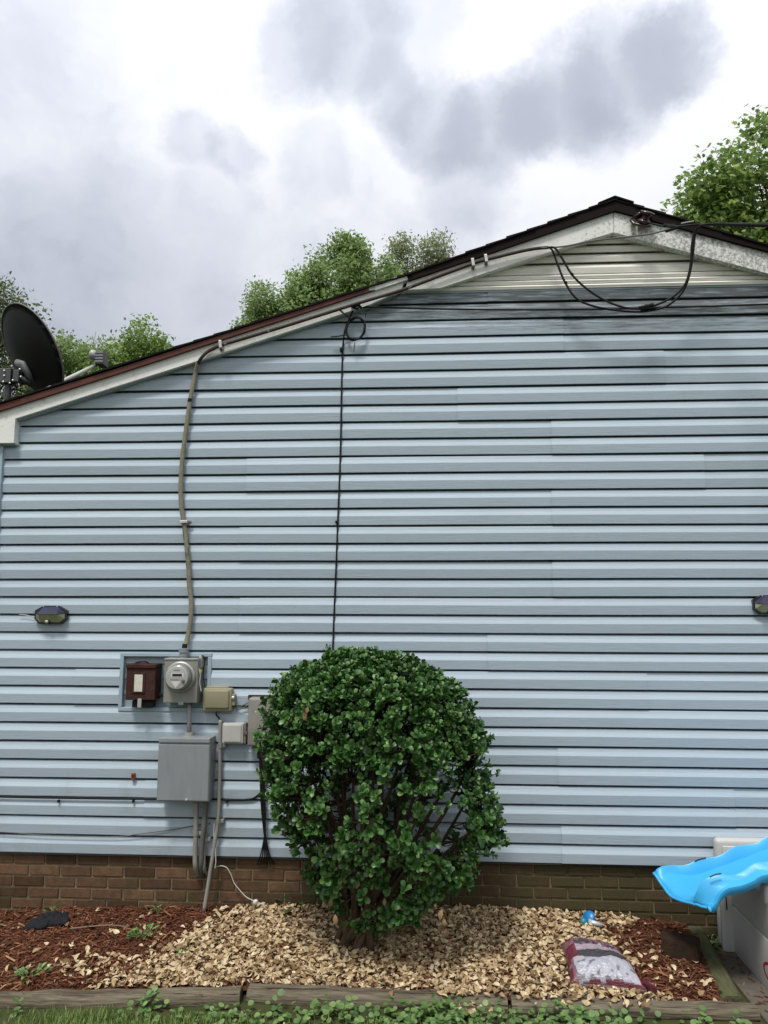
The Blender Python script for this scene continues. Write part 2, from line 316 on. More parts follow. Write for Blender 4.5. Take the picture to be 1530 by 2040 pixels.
# leaf templates: (t along, w across, h up) and quads
def strip_leaf(ws, curl=.12, fold=.10):
    ts = np.linspace(0, 1, len(ws)); V = []; F = []
    for t, w in zip(ts, ws):
        h = -curl*(t-.45)**2*2
        V += [(t, -w, h+fold*w), (t, 0, h), (t, w, h+fold*w)]
    for i in range(len(ws)-1):
        a = 3*i; F += [(a, a+1, a+4, a+3), (a+1, a+2, a+5, a+4)]
    return np.array(V), np.array(F)
LEAF_OB = strip_leaf([.04,.12,.22,.29,.30,.20], .25, .35)
LEAF_OV = strip_leaf([.03,.20,.27,.20,.02], .30, .45)
LEAF_DRY = strip_leaf([.05,.18,.27,.27,.18,.05], .30, .5)
LEAF_DRY2 = strip_leaf([.05,.20,.30,.28,.17,.05], -.28, -.25)
LEAF_FAR = strip_leaf([.05,.36,.05], .2, .4)
_mv = [(0,0,0),(.12,-.30,.02),(.30,-.52,0),(.42,-.28,.05),(.72,-.36,0),(.62,-.12,.04),(1.0,0,-.05),(.62,.12,.04),(.72,.36,0),(.42,.28,.05),(.30,.52,0),(.12,.30,.02)]
LEAF_MAPLE = (np.array([(.4,0,-.03)]+_mv), np.array([(0,1+i,1+(i+1)%12, 1+(i+1)%12) for i in range(12)]))
def leaves(O, D, Nn, L, tpl):
    """leaf geometry: origins, length directions, up normals, lengths"""
    V, F = tpl; O = np.asarray(O, float); D = unit(np.asarray(D, float)); Nn = np.asarray(Nn, float)
    S = unit(np.cross(D, Nn)); U = np.cross(S, D); L = np.asarray(L, float)[:,None,None]
    P = O[:,None,:]+L*(V[None,:,0:1]*D[:,None,:]+V[None,:,1:2]*S[:,None,:]+V[None,:,2:3]*U[:,None,:])
    return P.reshape(-1,3), (F[None]+(np.arange(len(O))*len(V))[:,None,None]).reshape(-1, F.shape[1])
def tri3(F):                                                   # degenerate quads -> triangles
    return F[:, :3]
def leaf_objects(O, D, Nn, L, tpls, name, m, parent):
    mes = []
    for i, tp in enumerate(tpls):
        me = setmesh(name, tp[0], tp[1]); me.materials.append(m); mes.append(me)
    D = unit(np.asarray(D, float)); S = unit(np.cross(D, np.asarray(Nn, float))); U = np.cross(S, D)
    inv = put_inv(parent)
    for i in range(len(O)):
        ob = bpy.data.objects.new(name, mes[i % len(mes)]); COL.objects.link(ob); ob.parent = parent; ob.matrix_parent_inverse = inv
        l = float(L[i]); d, s, u = D[i]*l, S[i]*l, U[i]*l
        ob.matrix_basis = Matrix(((d[0],s[0],u[0],O[i][0]),(d[1],s[1],u[1],O[i][1]),(d[2],s[2],u[2],O[i][2]),(0,0,0,1)))
def put_inv(parent):
    return Matrix.Translation(-parent.location) if parent.parent is None else Matrix.Identity(4)     # parts keep world coordinates
def child(bm, name, m, parent, smooth=False):
    o = fin(bm, name, m, None, smooth); return put(o, parent)

# ================================================================== THE GROUND
def interp(x, xs, ys): return float(np.interp(x, xs, ys))
def yfront(x): return interp(x, [-3.2,-.98,-.93,.38,1.52], [-.985,-.765,-.745,-.77,-.79])      # middle line of the front timbers
def bed_h(x, y):
    zb = interp(x, [-3.5,-2.9,-2.53,-1.74,-1.33,.43,1.2,1.5,1.8], [.12,.13,.145,.185,.195,.222,.19,.165,.14])
    t = min(max((y-yfront(x))/-yfront(x), 0), 1); z = .078+(zb-.078)*(t**.85)
    return z+.010*mnoise.noise(Vector((x*3, y*3, 1)))+.006*mnoise.noise(Vector((x*9, y*9, 4)))
bm = bmesh.new(); S_ = 400
for a, b in (((-S_,-S_),(S_,S_)),):
    vs = [bm.verts.new(p) for p in ((a[0],a[1],.052),(b[0],a[1],.052),(b[0],b[1],.052),(a[0],b[1],.052))]; bm.faces.new(vs)
lawn = tag(fin(bm, 'lawn', M['lawn']), 'short green lawn in front of the flower bed', kind='structure')
# mulch bed
nx, ny = 150, 34; V = []; F = []
XS = np.linspace(-3.6, 1.52, nx)
for f in np.linspace(0, 1, ny):
    for x in XS:
        y = yfront(x)*(1-f)+.06*f; V.append((x, y, bed_h(x, y)))
for j in range(ny-1):
    for i in range(nx-1): a = j*nx+i; F.append((a, a+1, a+nx+1, a+nx))
bed = link('mulch_bed', setmesh('mulch_bed', V, F), M['soil']); tag(bed, 'red brown mulch bed along the brick foundation', kind='structure')
bm = boxbm(1.60, 5.2, -2.6, .10, -.05, .068, .008, 2)
conc = tag(fin(bm, 'concrete_path', M['concrete']), 'stained concrete path beside the mulch bed', kind='structure')

# ================================================================== THE HOUSE
ZB, CS = .5, .1143
house = thing('house', 'single storey gabled house clad in pale blue horizontal siding on brick', 'house', (0, 0, 0))
XL, XR, YBK = -2.86, 5.3, 8.0
# roof lines (top of shingles at the rake overhang)
pA = at(0, 797, -.092); pB = at(806, 543, -.092); pC = at(1225, 391, -.092); pD = at(1530, 482, -.092)
sl_l = (pB.z-pA.z)/(pB.x-pA.x); sl_u = (pC.z-pB.z)/(pC.x-pB.x); sl_r = (pD.z-pC.z)/(pD.x-pC.x)
XE = -3.30
def top(x):
    if x < pB.x: return pB.z+sl_l*(x-pB.x)
    if x < pC.x: return pC.z+sl_u*(x-pC.x)
    return pC.z+sl_r*(x-pC.x)
TH = .075
wall = child(prism([(XL, ZB-.02), (XR, ZB-.02), (XR, top(XR)-TH), (pC.x, pC.z-TH), (pB.x, pB.z-TH), (XL, top(XL)-TH)], .090, YBK), 'wall', M['trim_blue'], house)
# ---- blue siding panels, lapped at staggered joints, two courses each
PROF = []       # (y, z) of one course from its bottom lip upward
def course(z0, h=CS, cy=.0, d=.0105):
    return [(cy+.008, z0+.0005), (cy+.0005, z0+.0012), (cy, z0+.004), (cy-.0052, z0+h*.495), (cy-.0048, z0+h*.515), (cy+d*.45, z0+h*.71), (cy+d, z0+h*.895), (.082, z0+h*.90), (.082, z0+h*1.17)]
def panel_bm(x0, x1, z0, n=2, cy=0.0, h=CS, d=.0105, sag=0.0):
    bm = bmesh.new()
    xs = np.linspace(x0, x1, max(2, int((x1-x0)/.25)+1))
    for c in range(n):
        pr = course(z0+c*h, h, cy, d)
        if c > 0: pass
        grid = [[bm.verts.new((x, y, z+sag*math.sin(x*2.1+z0*5))) for (y, z) in pr] for x in xs]
        for i in range(len(xs)-1):
            for j in range(len(pr)-1): bm.faces.new((grid[i][j], grid[i+1][j], grid[i+1][j+1], grid[i][j+1]))
    return bm
def cut(bm, co, no):
    bmesh.ops.bisect_plane(bm, geom=bm.verts[:]+bm.edges[:]+bm.faces[:], plane_co=co, plane_no=no, clear_outer=True)
def hole(bm, x0, x1, z0, z1):
    for co, no in (((x0,0,0),(1,0,0)),((x1,0,0),(1,0,0)),((0,0,z0),(0,0,1)),((0,0,z1),(0,0,1))):
        bmesh.ops.bisect_plane(bm, geom=bm.verts[:]+bm.edges[:]+bm.faces[:], plane_co=co, plane_no=no)
    kill = [f for f in bm.faces if x0 < f.calc_center_median().x < x1 and z0 < f.calc_center_median().z < z1]
    bmesh.ops.delete(bm, geom=kill, context='FACES')
tl = at(241, 1300, 0); br = at(419, 1418, 0)
HX0, HX1, HZ0, HZ1 = tl.x, br.x, br.z, tl.z
rk0 = at(32, 838, 0); rk1 = at(735, 609, 0); rdir = (rk1-rk0).normalized(); rno = Vector((-rdir.z, 0, rdir.x))
GZ = at(1480, 568, 0).z            # bottom of the cream gable cladding
seams = {0:[1125],1:[1463],2:[1118],3:[705],4:[1290],5:[977],6:[483],7:[1107],8:[483],9:[1105],10:[497,1403],11:[1104],12:[917],13:[1322],14:[1122],15:[]}
for k in range(16):
    z0 = ZB+2*k*CS; ym = 1697-37*(2*k+1)
    xs = sorted(at(s, ym, 0).x for s in seams[k])
    ext = []
    for x in xs: ext.append(x)
    if not ext or ext[0]-XL > 3.66: ext = [(ext[0] if ext else .4)-3.6]+ext
    while ext[-1] < XR-.2: ext.append(ext[-1]+3.62)
    cuts = [XL]+[x for x in ext if XL+.1 < x < XR-.1]+[XR]
    for i in range(len(cuts)-1):
        a, b = cuts[i], cuts[i+1]
        cy = -.005*(i % 2)
        ncs = 2 if k < 15 else 2
        bm = panel_bm(a-(.02 if i else 0), b, z0, ncs, cy, sag=.0012)
        if k >= 11: cut(bm, rk0, rno)
        if k >= 15: cut(bm, (0,0,GZ-.004), (0,0,1))
        if 2 <= k <= 5: hole(bm, HX0, HX1, HZ0, HZ1)
        if len(bm.faces): child(bm, 'siding_panel', M['siding'], wall)
        else: bm.free()
# starter strip under the bottom course
child(boxbm(XL, XR, .003, .088, ZB-.012, ZB+.004), 'starter_strip', M['dark'], wall)
# ---- cream gable
gz = [at(1240, y, 0).z for y in (574, 564, 554, 543.5, 520, 501, 484, 468)]
gable = child(prism([(at(790,585).x, GZ-.003), (XR, GZ-.003), (XR, GZ+.001), (XR, GZ+.03), (at(1240,500).x+2.2, GZ+.04), (pC.x, pC.z-.10), (at(790,585).x+.02, GZ+.01)], .084, .0895), 'gable', M['gable'], house)
gl0 = at(876, 572, 0); gl1 = at(1222, 458, 0); gd = (gl1-gl0).normalized(); gno = Vector((-gd.z,0,gd.x))
gr1 = at(1530, 541, 0); gd2 = (gr1-gl1).normalized(); gno2 = Vector((-gd2.z,0,gd2.x))
for i in range(len(gz)-1):
    h = gz[i+1]-gz[i]; thin = i < 3
    x0 = at(795, 580, 0).x if i == 0 else at(812, 570, 0).x
    segs = [(x0, at(1244,570).x), (at(1244,570).x-.02, XR)] if i == 0 else [(x0, XR)]
    for q, (a, b) in enumerate(segs):
        bm = panel_bm(a, b, gz[i], 1, -.006*(3-i if thin else 0)-.002*q, h, .008 if thin else .019)
        if i > 0:
            cut(bm, gl0+Vector((0,0,.03)), gno); cut(bm, gl1+Vector((0,0,.03)), gno2)
        if len(bm.faces): child(bm, 'gable_panel', M['gable'], gable)
        else: bm.free()
# trim strip where the cream meets the blue
child(boxbm(at(783,588).x, XR, -.012, .02, GZ-.014, GZ-.003), 'gable_trim', M['trim_blue'], house)
# ---- rake boards and drip edges
child(pxprism([(1222,418),(1222,463),(1140,487),(1000,532.5),(876,574),(806,577.5),(814,557)], -.06, .03), 'rake_board', M['white'], house)
e1 = at(1222,417,-.06); e2 = at(1222,463,-.06); f1 = at(1530,500,-.06); f2 = at(1530,545,-.06)
def ext2(a, b, x):
    if x > b.x > a.x: return (x, b.z+sl_r*(x-b.x))          # beyond the frame follow the roof pitch
    t = (x-a.x)/(b.x-a.x); return (x, a.z+(b.z-a.z)*t)
child(prism([(e1.x+.003,e1.z), (e2.x+.003,e2.z), (f2.x,f2.z), ext2(e2,f2,XR+.05), ext2(e1,f1,XR+.05), (f1.x,f1.z)], -.061, .03), 'rake_board', M['white'], house)
lb = [at(*p, -.06) for p in ((806,556),(800,575),(781,586),(735,607),(440,704),(240,766.5),(29,834))]
t0 = at(240,741,-.06); t1 = at(736,577,-.06)
xl_end = -3.27
poly = [(p.x,p.z) for p in lb]+[(at(27,881,-.06).x, at(29,834,-.06).z), (at(27,881,-.06).x, at(27,882,-.06).z), (xl_end, at(27,882,-.06).z), ext2(t0,t1,xl_end), (t1.x,t1.z), (at(747,567,-.06).x, at(747,567,-.06).z), (at(811,546,-.06).x, at(811,546,-.06).z)]
child(prism(poly, -.058, .03), 'rake_board', M['white'], house)
# dark drip edge under the upper shingles, red-brown one under the lower
child(pxprism([(1225,399),(1225,419.5),(925,521.5),(814,559),(810,548)], -.082, -.02), 'drip_edge', M['dripdark'], house)
g1 = at(1225,399,-.082); g2 = at(1225,419.5,-.082); h1 = at(1530,489,-.082); h2 = at(1530,500.5,-.082)
child(prism([(g1.x+.001,g1.z),(g2.x+.001,g2.z),(h2.x,h2.z),ext2(g2,h2,XR+.1),ext2(g1,h1,XR+.1),(h1.x,h1.z)], -.083, -.02), 'drip_edge', M['dripdark'], house)
r1 = at(745,569,-.082); r2 = at(745,577,-.082); r3 = at(0,806,-.082); r4 = at(0,818,-.082)
q1 = at(240,732,-.082); q2 = at(240,742,-.082)
child(prism([(r1.x,r1.z),(r2.x,r2.z),(q2.x,q2.z),ext2(q2,r4,XE+.02),ext2(q1,r3,XE+.02),(q1.x,q1.z)], -.082, -.02), 'drip_edge', M['drip'], house)
child(pxprism([(746,566),(811,544),(814,556),(746,578)], -.079, -.02), 'flashing', M['white'], house)
child(pxprism([(735,569),(747,565),(747,577),(735,579)], -.0845, -.03), 'flashing', M['greige'], house)
# blue channel under the lower rake board, and round the eave return
def band(p, q, w, y0=-.032, y1=.02):
    a, b = at(*p, y0), at(*q, y0); d = (b-a).normalized(); n = Vector((-d.z,0,d.x))*w
    return prism([(a.x,a.z),(b.x,b.z),(b.x-n.x,b.z-n.z),(a.x-n.x,a.z-n.z)], y0, y1)
child(band((28,835),(735,606.5),.021), 'channel', M['trim_blue'], house)
child(band((735,606.5),(783,587),.014), 'channel', M['trim_blue'], house)
c0 = at(29.5,835,-.034); c1 = at(27,882,-.034)
child(boxbm(c0.x-.003, c0.x+.015, -.036, .02, c1.z-.016, c0.z+.004), 'channel', M['trim_blue'], house)
child(boxbm(XL-.03, c0.x-.0035, -.035, .02, c1.z-.016, c1.z+.001), 'channel', M['trim_blue'], house)
# outside corner post
cp = at(4, 930, -.02)
child(boxbm(XL-.03, cp.x, -.022, .06, ZB-.03, c1.z-.016, .004), 'corner_post', M['corner'], house)
# ---- roof deck and shingle courses
roof = child(prism([(XE, top(XE)-.012), (pB.x, pB.z-.012), (pC.x, pC.z-.012), (XR+.3, top(XR+.3)-.012), (XR+.3, top(XR+.3)-.045), (pC.x, pC.z-.05), (pB.x, pB.z-.045), (XE, top(XE)-.045)], -.07, YBK+.1), 'roof', M['shingle'], house)
def courses(xa, xb):
    x = xa; sgn = 1 if xb > xa else -1; i = 0
    while (xb-x)*sgn > .03:
        x2 = x+sgn*.135
        if (xb-x2)*sgn < 0: x2 = xb
        za, zb_ = top(x)-.010, top(x2)-.012
        j = random.uniform(-.002, .002); yj = -.092+random.uniform(-.003, .003)
        t = .001+random.uniform(-.0015,.0025)
        bm = prism([(x-sgn*.006, za-.012), (x2+sgn*.05, zb_+.004), (x2+sgn*.05, zb_+.012), (x-sgn*.006, za+t+j)], yj, YBK+.12)
        child(bm, 'shingle_course', M['shingle'], roof)
        x = x2; i += 1
courses(XE, pB.x); courses(pB.x, pC.x-.02); courses(XR+.3, pC.x+.02)
child(prism([(pC.x-.11, top(pC.x-.11)-.002), (pC.x, pC.z+.004), (pC.x+.12, top(pC.x+.12)+.002), (pC.x+.12, top(pC.x+.12)-.008), (pC.x, pC.z-.006), (pC.x-.11, top(pC.x-.11)-.010)], -.097, YBK+.12), 'ridge_cap', M['shingle'], roof)
# ---- brick foundation
FY = .030
found = child(boxbm(XL+.02, XR, FY+.009, .20, -.2, ZB-.005), 'foundation', M['mortar'], house)
BW, BH = .2032, .0662
jx = at(57.2, 1734, FY).x; jz = at(100, 1723, FY).z
bb = boxbm(-BW/2+.0055, BW/2-.0055, 0, .06, -BH/2+.0055, BH/2-.0055, .003, 1)
brick_me = []
for v in range(4):
    b2 = bb.copy(); 
    for vv in b2.verts: vv.co += Vector((random.uniform(-.0015,.0015), 0, random.uniform(-.0015,.0015)))
    me = bpy.data.meshes.new('brick'); b2.to_mesh(me); me.materials.append(M['brick']); b2.free(); brick_me.append(me)
inv = put_inv(found)
for row in range(-1, 5):
    zc = jz-(row+.5)*BH+0 if row >= 0 else jz+.5*BH
    off = 0 if row % 2 == 0 else BW/2
    k = math.floor((XL-jx)/BW)
    x = jx+k*BW+off
    while x < 2.5:
        xc = x+BW/2
        if XL < xc-BW/2+.03:
            o = bpy.data.objects.new('brick', random.choice(brick_me)); COL.objects.link(o); o.parent = found; o.matrix_parent_inverse = inv
            o.location = (xc, FY+random.uniform(-.002,.002), zc); o.rotation_euler = (0, random.uniform(-.006,.006), 0)
        x += BW
bb.free()

# ================================================================== METER RECESS
sur = child(boxbm(HX0+.002, HX1-.002, .020, .033, HZ0+.002, HZ1-.002), 'meter_surround', M['trim_blue'], house)
fw = .024
for nm, a, b in (('t',(HX0,HZ1-fw),(HX1,HZ1)),('b',(HX0,HZ0),(HX1,HZ0+fw)),('l',(HX0,HZ0+fw),(HX0+fw,HZ1-fw)),('r',(HX1-fw,HZ0+fw),(HX1,HZ1-fw))):
    child(boxbm(a[0], b[0], -.010, .021, a[1], b[1], .003, 2), 'frame', M['corner'], sur)
for zq in (1322, 1352, 1384):
    z = at(300, zq, .02).z; child(boxbm(HX0+fw, HX1-fw, .014, .0205, z, z+.028, .002, 1), 'lap', M['trim_blue'], sur)

def pbox(x0p, y0p, x1p, y1p, yf, yb, bev=.004, seg=2):      # box whose front face is seen between two pixels
    a = at(x0p, y0p, yf); b = at(x1p, y1p, yf); return boxbm(a.x, b.x, yf, yb, b.z, a.z, bev, seg), a, b
# rusty box
bm, a, b = pbox(252, 1328, 308, 1395, -.095, .015, .004)
rb = thing('rusty_box', 'rusty dark brown metal box with a stained paper label', 'electrical box', ((a.x+b.x)/2, 0, b.z))
child(bm, 'body', M['rust'], rb)
bm, *_ = pbox(250.5, 1323, 310.5, 1332, -.104, .015, .005); child(bm, 'lid', M['rust'], rb)
bm, *_ = pbox(264, 1340, 288, 1382, -.101, -.08, .004); fr = child(bm, 'label_frame', M['rust'], rb)
bm, *_ = pbox(268, 1344, 283, 1378, -.1045, -.09, .001); child(bm, 'paper_label', M['label'], fr)
bm, *_ = pbox(274, 1392, 281, 1410, -.098, -.09, .002); child(bm, 'hasp', M['clip'], rb)
bm, *_ = pbox(263, 1396, 303, 1409, -.05, .015, .003); child(bm, 'bottom_hub', M['dark'], rb)
p1 = at(307, 1384, -.03); p2 = at(334, 1384, -.03); child(tube([p1, p2], .012, 10), 'nipple', M['rust'], rb)
p1 = at(268, 1323, -.05); p2 = at(296, 1322, -.05); child(tube(smoothpath([p1, p1+Vector((.02,0,.012)), p2+Vector((-.02,0,.012)), p2]), .006, 6), 'handle', M['rust'], rb)

# meter
bm, a, b = pbox(328, 1313, 392, 1401, -.10, .015, .005)
mt = thing('electric_meter', 'round glass electric meter on a grey galvanised meter box', 'electric meter', ((a.x+b.x)/2, 0, b.z))
child(bm, 'box', M['meterbox'], mt)
bm, *_ = pbox(327, 1311.5, 393, 1315, -.105, .015, .002); child(bm, 'box_lid', M['steel'], mt)
mc = at(360, 1348, -.10); k_ = 1/ (FPX/(CAM_D-.1))
ring = child(lathe([(.103*.86,-.002),(.103*.93,0),(.103*.93,.014),(.103*.84,.020),(.103*.80,.020)], mc, (0,-1,0), 40), 'ring', M['steel'], mt, True)
glass = child(lathe([(.080,0),(.080,.035),(.078,.050),(.070,.056)], mc+Vector((0,-.018,0)), (0,-1,0), 40), 'glass_cover', M['steel'], mt, True)
glass.data.materials.clear(); glass.data.materials.append(mat('meter_glass_side', (.22,.22,.21), .2, .1, 20, spec=.6, metal=.2))
fc = mc+Vector((0,-.0745,0))
face = child(lathe([(.071,0),(.071,.003),(.066,.004)], fc, (0,-1,0), 40), 'dial_face', mat('dial', (.33,.345,.33), .25, .06, 20, coat=.5), glass, True)
def fbox(cx, cz, w, h, m, nm, par, d=.0012): 
    return child(boxbm(fc.x+cx-w/2, fc.x+cx+w/2, fc.y-.004-d, fc.y-.0035, fc.z+cz-h/2, fc.z+cz+h/2), nm, m, par)
fbox(.004, .016, .078, .026, M['lens'], 'display_frame', face); fbox(.003, .016, .060, .016, M['lampblack'], 'display', face, .002)
fbox(0, .046, .04, .004, M['pvcdark'], 'print_line', face); fbox(-.012, -.012, .055, .003, M['pvcdark'], 'print_line', face)
bmx = prism([(fc.x-.035,fc.z-.022),(fc.x+.028,fc.z-.022),(fc.x-.004,fc.z-.062)], fc.y-.0055, fc.y-.0035); child(bmx, 'print_triangle', M['lens'], face)
child(lathe([(.010,0),(.010,.012),(.006,.014)], fc+Vector((.042,-.002,-.018)), (0,-1,0), 12), 'knob', M['pvcdark'], face)
p = at(365.5, 1313, -.05)
child(lathe([(.047,-.004),(.047,.006),(.040,.006),(.026,.008),(.026,.022),(.030,.024),(.026,.027),(.026,.040),(.031,.042),(.031,.066),(.024,.068)], p, (0,0,1), 16), 'hub', M['panel'], mt)
bm, *_ = pbox(355, 1399, 365, 1405, -.108, -.06, .003); child(bm, 'latch', M['steel'], mt)
child(cablepx([(375,1313),(388,1318),(395,1330),(399,1345),(398,1360),(401,1378)], -.085, .0035), 'seal_wire', M['lightgrey'], mt, True)
child(lathe([(.012,0),(.017,.004),(.017,.012),(.011,.018)], at(397,1338,-.06), (.3,-1,.1), 12), 'seal_tag', mat('yellow_tag', (.42,.35,.06), .5, .1), mt)
child(boxbm(at(400,1310,-.03).x-.008, at(400,1310,-.03).x+.008, -.04, .015, at(400,1330,-.03).z, at(400,1306,-.03).z, .003), 'ground_clamp', M['lightgrey'], mt)
child(cablepx([(398,1308),(404,1306),(408,1315),(405,1340),(408,1370)], -.03, .003), 'ground_wire', M['black'], mt, True)

# disconnect
bm, a, b = pbox(316, 1477, 416, 1598, -.125, -.004, .004)
dc = thing('disconnect_box', 'large plain grey metal breaker box below the meter', 'electrical box', ((a.x+b.x)/2, 0, b.z))
child(bm, 'body', M['panel'], dc)
bm, *_ = pbox(316.5, 1470, 418, 1481, -.134, -.004, .005); child(bm, 'lid', M['panel'], dc)
bm, *_ = pbox(317, 1483, 414, 1596, -.131, -.12, .003); cv = child(bm, 'cover', M['panel'], dc)
child(lathe([(.008,0),(.008,.008),(.004,.010)], at(372,1593,-.131), (0,-1,0), 10), 'screw', M['clip'], cv)
p = at(376.5, 1470, -.06)
child(lathe([(.048,-.004),(.048,.012),(.030,.014),(.026,.034)], p, (0,0,1), 16), 'hub', M['pvc'], dc)
for q in range(9):
    v = at(400+random.uniform(-9,9), 1468, -.07+random.uniform(-.03,.03)); child(boxbm(v.x-.007,v.x+.007,v.y-.004,v.y+.004,p.z-.001,p.z+random.uniform(.003,.010)), 'debris', M['rust'], dc)
# conduit meter -> disconnect
o = child(tube([at(377.5,1402,-.055), at(377,1436,-.055), at(376.5,1466,-.055)], .0145, 14), 'conduit', M['pvc'], thing('short_conduit', 'short grey conduit joining the meter to the large breaker box', 'conduit', at(376.5,1466,-.055)), True)
# conduits below
def pipe(name, label, pts, ys, r, m, strapsat=()):
    P = [at(a, b, y) for (a, b), y in zip(pts, ys)]
    t = thing(name, label, 'conduit', P[-1])
    child(tube(smoothpath(P, 5), r, 12), 'pipe', m, t, True)
    for (sx, sy, y) in strapsat:
        c = at(sx, sy, y); 
        child(tube([c+Vector((0,0,-.012)), c+Vector((0,0,.012))], r+.003, 12), 'strap', M['steel'] , t)
        child(boxbm(c.x+r, c.x+r+.022, c.y, .004 if c.y < 0 else c.y+.01, c.z-.011, c.z+.011, .002), 'strap_ear', M['steel'], t)
    return t
pipe('conduit', 'left light grey conduit curving into the brick under the breaker box', [(391,1596),(390.5,1650),(389,1700),(390,1728),(397,1744)], [-.055,-.05,-.04,-.03,.05], .0155, M['pvc'], [(390,1660,-.048)])
pipe('conduit', 'dark grey slanting cable between two conduits under the breaker box', [(411,1594),(407,1640),(402,1690),(401,1725),(404,1746)], [-.07,-.055,-.045,-.035,.05], .016, M['pvcdark'])
pipe('conduit', 'right light grey conduit curving into the brick under the breaker box', [(412,1600),(409,1650),(406,1700),(406.5,1730),(414,1742)], [-.04,-.035,-.03,-.025,.05], .0125, M['pvc'], [(408,1672,-.032)])
gp = onz(407, 1814, bed_h(-1.4,-.06)); 
pipe('leaning_conduit', 'long thin grey pipe leaning from the small boxes down to the mulch', [(439,1434),(438.5,1485),(437,1577),(434,1636),(421,1722),(406,1818)], [-.03,-.03,-.03,-.035,-.045,-.06], .0118, M['pvc'], [(439,1485,-.03),(434.5,1636,-.035)])

# tan telephone box
bm, a, b = pbox(404.5, 1371, 461, 1418, -.055, -.002, .010, 3)
nb = thing('telephone_box', 'tan plastic telephone box with bowed top right of the meter', 'utility box', ((a.x+b.x)/2,0,b.z))
child(bm, 'body', M['olive'], nb, True)
bm, *_ = pbox(408, 1375, 455, 1412, -.068, -.05, .008, 3); child(bm, 'cover', M['olive'], nb, True)
bm, *_ = pbox(410, 1367, 455, 1374, -.045, -.004, .006, 2); child(bm, 'top_bow', M['olive'], nb, True)
bm, *_ = pbox(461, 1383, 468, 1406, -.045, -.01, .004, 2); hg = child(bm, 'hinge', M['olive'], nb)
child(lathe([(.011,0),(.011,.008),(.006,.012)], at(464.5,1390,-.045), (0,-1,0), 12), 'screw', M['clip'], hg)
child(cablepx([(431,1417),(431,1424),(436,1430),(439,1438)], -.03, .005), 'cable', M['black'], nb, True)
# small light grey box
bm, a, b = pbox(443, 1441, 484, 1482, -.06, -.002, .006, 2)
wb = thing('small_box', 'small square off white junction box beside the grey pipe', 'utility box', ((a.x+b.x)/2,0,b.z))
child(bm, 'body', M['lightgrey'], wb); bm, *_ = pbox(446, 1444, 480, 1479, -.066, -.05, .004, 2); child(bm, 'cover', M['lightgrey'], wb)
bm, *_ = pbox(485, 1440, 489, 1482, -.045, -.004, .003, 2); child(bm, 'flange', M['greige'], wb)
bm, *_ = pbox(485, 1458, 492, 1464, -.05, -.01, .002, 2); child(bm, 'latch', M['pvcdark'], wb)
# big weathered box behind the shrub
bm, a, b = pbox(494, 1390, 578, 1489, -.085, -.002, .018, 4)
gb = thing('cable_box', 'weathered grey plastic cable box half hidden behind the shrub', 'utility box', ((a.x+b.x)/2,0,b.z))
child(bm, 'body', M['greige'], gb, True); bm, *_ = pbox(494, 1384.5, 574, 1396, -.02, .004, .004); child(bm, 'backplate', M['rust'], gb)
bm, *_ = pbox(512, 1487, 540, 1512, -.06, -.01, .006); child(bm, 'cable_gland', M['black'], gb)
wr = thing('thin_grey_wires', 'two thin grey wires sagging between the tan and weathered boxes', 'wire', at(478,1405,-.02))
child(cablepx([(466,1402),(476,1408),(486,1404),(495,1399)], -.02, .003), 'strand', M['pvcdark'], wr, True); child(cablepx([(464,1407),(476,1413),(488,1408),(495,1404)], -.02, .003), 'strand', M['pvcdark'], wr, True)

# bundle of black cables by the shrub
bd = thing('black_cable_bundle', 'bundle of thin black cables hanging from the weathered box and fanning out', 'cable', at(527,1706,-.03))
for q in range(6):
    dx = (q-2.5)
    child(cablepx([(519+dx*.9,1500),(522+dx*1.5,1545),(524+dx*1.6,1600),(527+dx*.7,1655),(528+dx*.7,1668),(528+dx*3.2,1700),(529+dx*6.5,1722)], [-.05,-.05,-.04,-.035,-.035,-.03,.024], .0038, 5, 6), 'cable', M['black'], bd, True)
child(lathe([(.004,-.014),(.012,-.008),(.014,0),(.010,.010),(.004,.014)], at(522,1544,-.055), (0,0,1), 12), 'wire_cap', M['lightgrey'], bd, True)
hc = thing('black_wall_cable', 'black cable tacked along a siding joint low on the wall', 'cable', at(100,1590,-.01))
child(cablepx([(-40,1586),(60,1588.5),(180,1590.5),(320,1592),(425,1592),(470,1594),(500,1592),(512,1586),(521,1578)], -.008, .0065, 6), 'cable', M['black'], hc, True)
for x in (117, 266, 452): 
    c = at(x, 1594, -.010); child(boxbm(c.x-.006, c.x+.006, -.02, .0, c.z-.014, c.z+.002, .002), 'staple', M['black'], hc)
tw = thing('thin_grey_wire', 'thin grey wire drooping across the lowest siding courses', 'wire', at(200,1667,-.01))
child(cablepx([(-40,1655),(40,1660),(90,1664),(220,1667),(280,1661),(340,1653),(386,1645),(420,1640)], -.010, .0028, 6), 'wire', M['pvcdark'], tw, True)
oc = at(266, 1547, -.006)
ob = child(boxbm(oc.x-.012, oc.x+.012, -.018, .004, oc.z-.022, oc.z+.022, .004), 'orange_clip', M['orange'], thing('siding_clip', 'small rusty orange clip on the siding left of the breaker box', 'clip', oc))
child(boxbm(oc.x-.006, oc.x+.006, -.021, -.017, oc.z+.001, oc.z+.014), 'slot', M['dark'], ob)
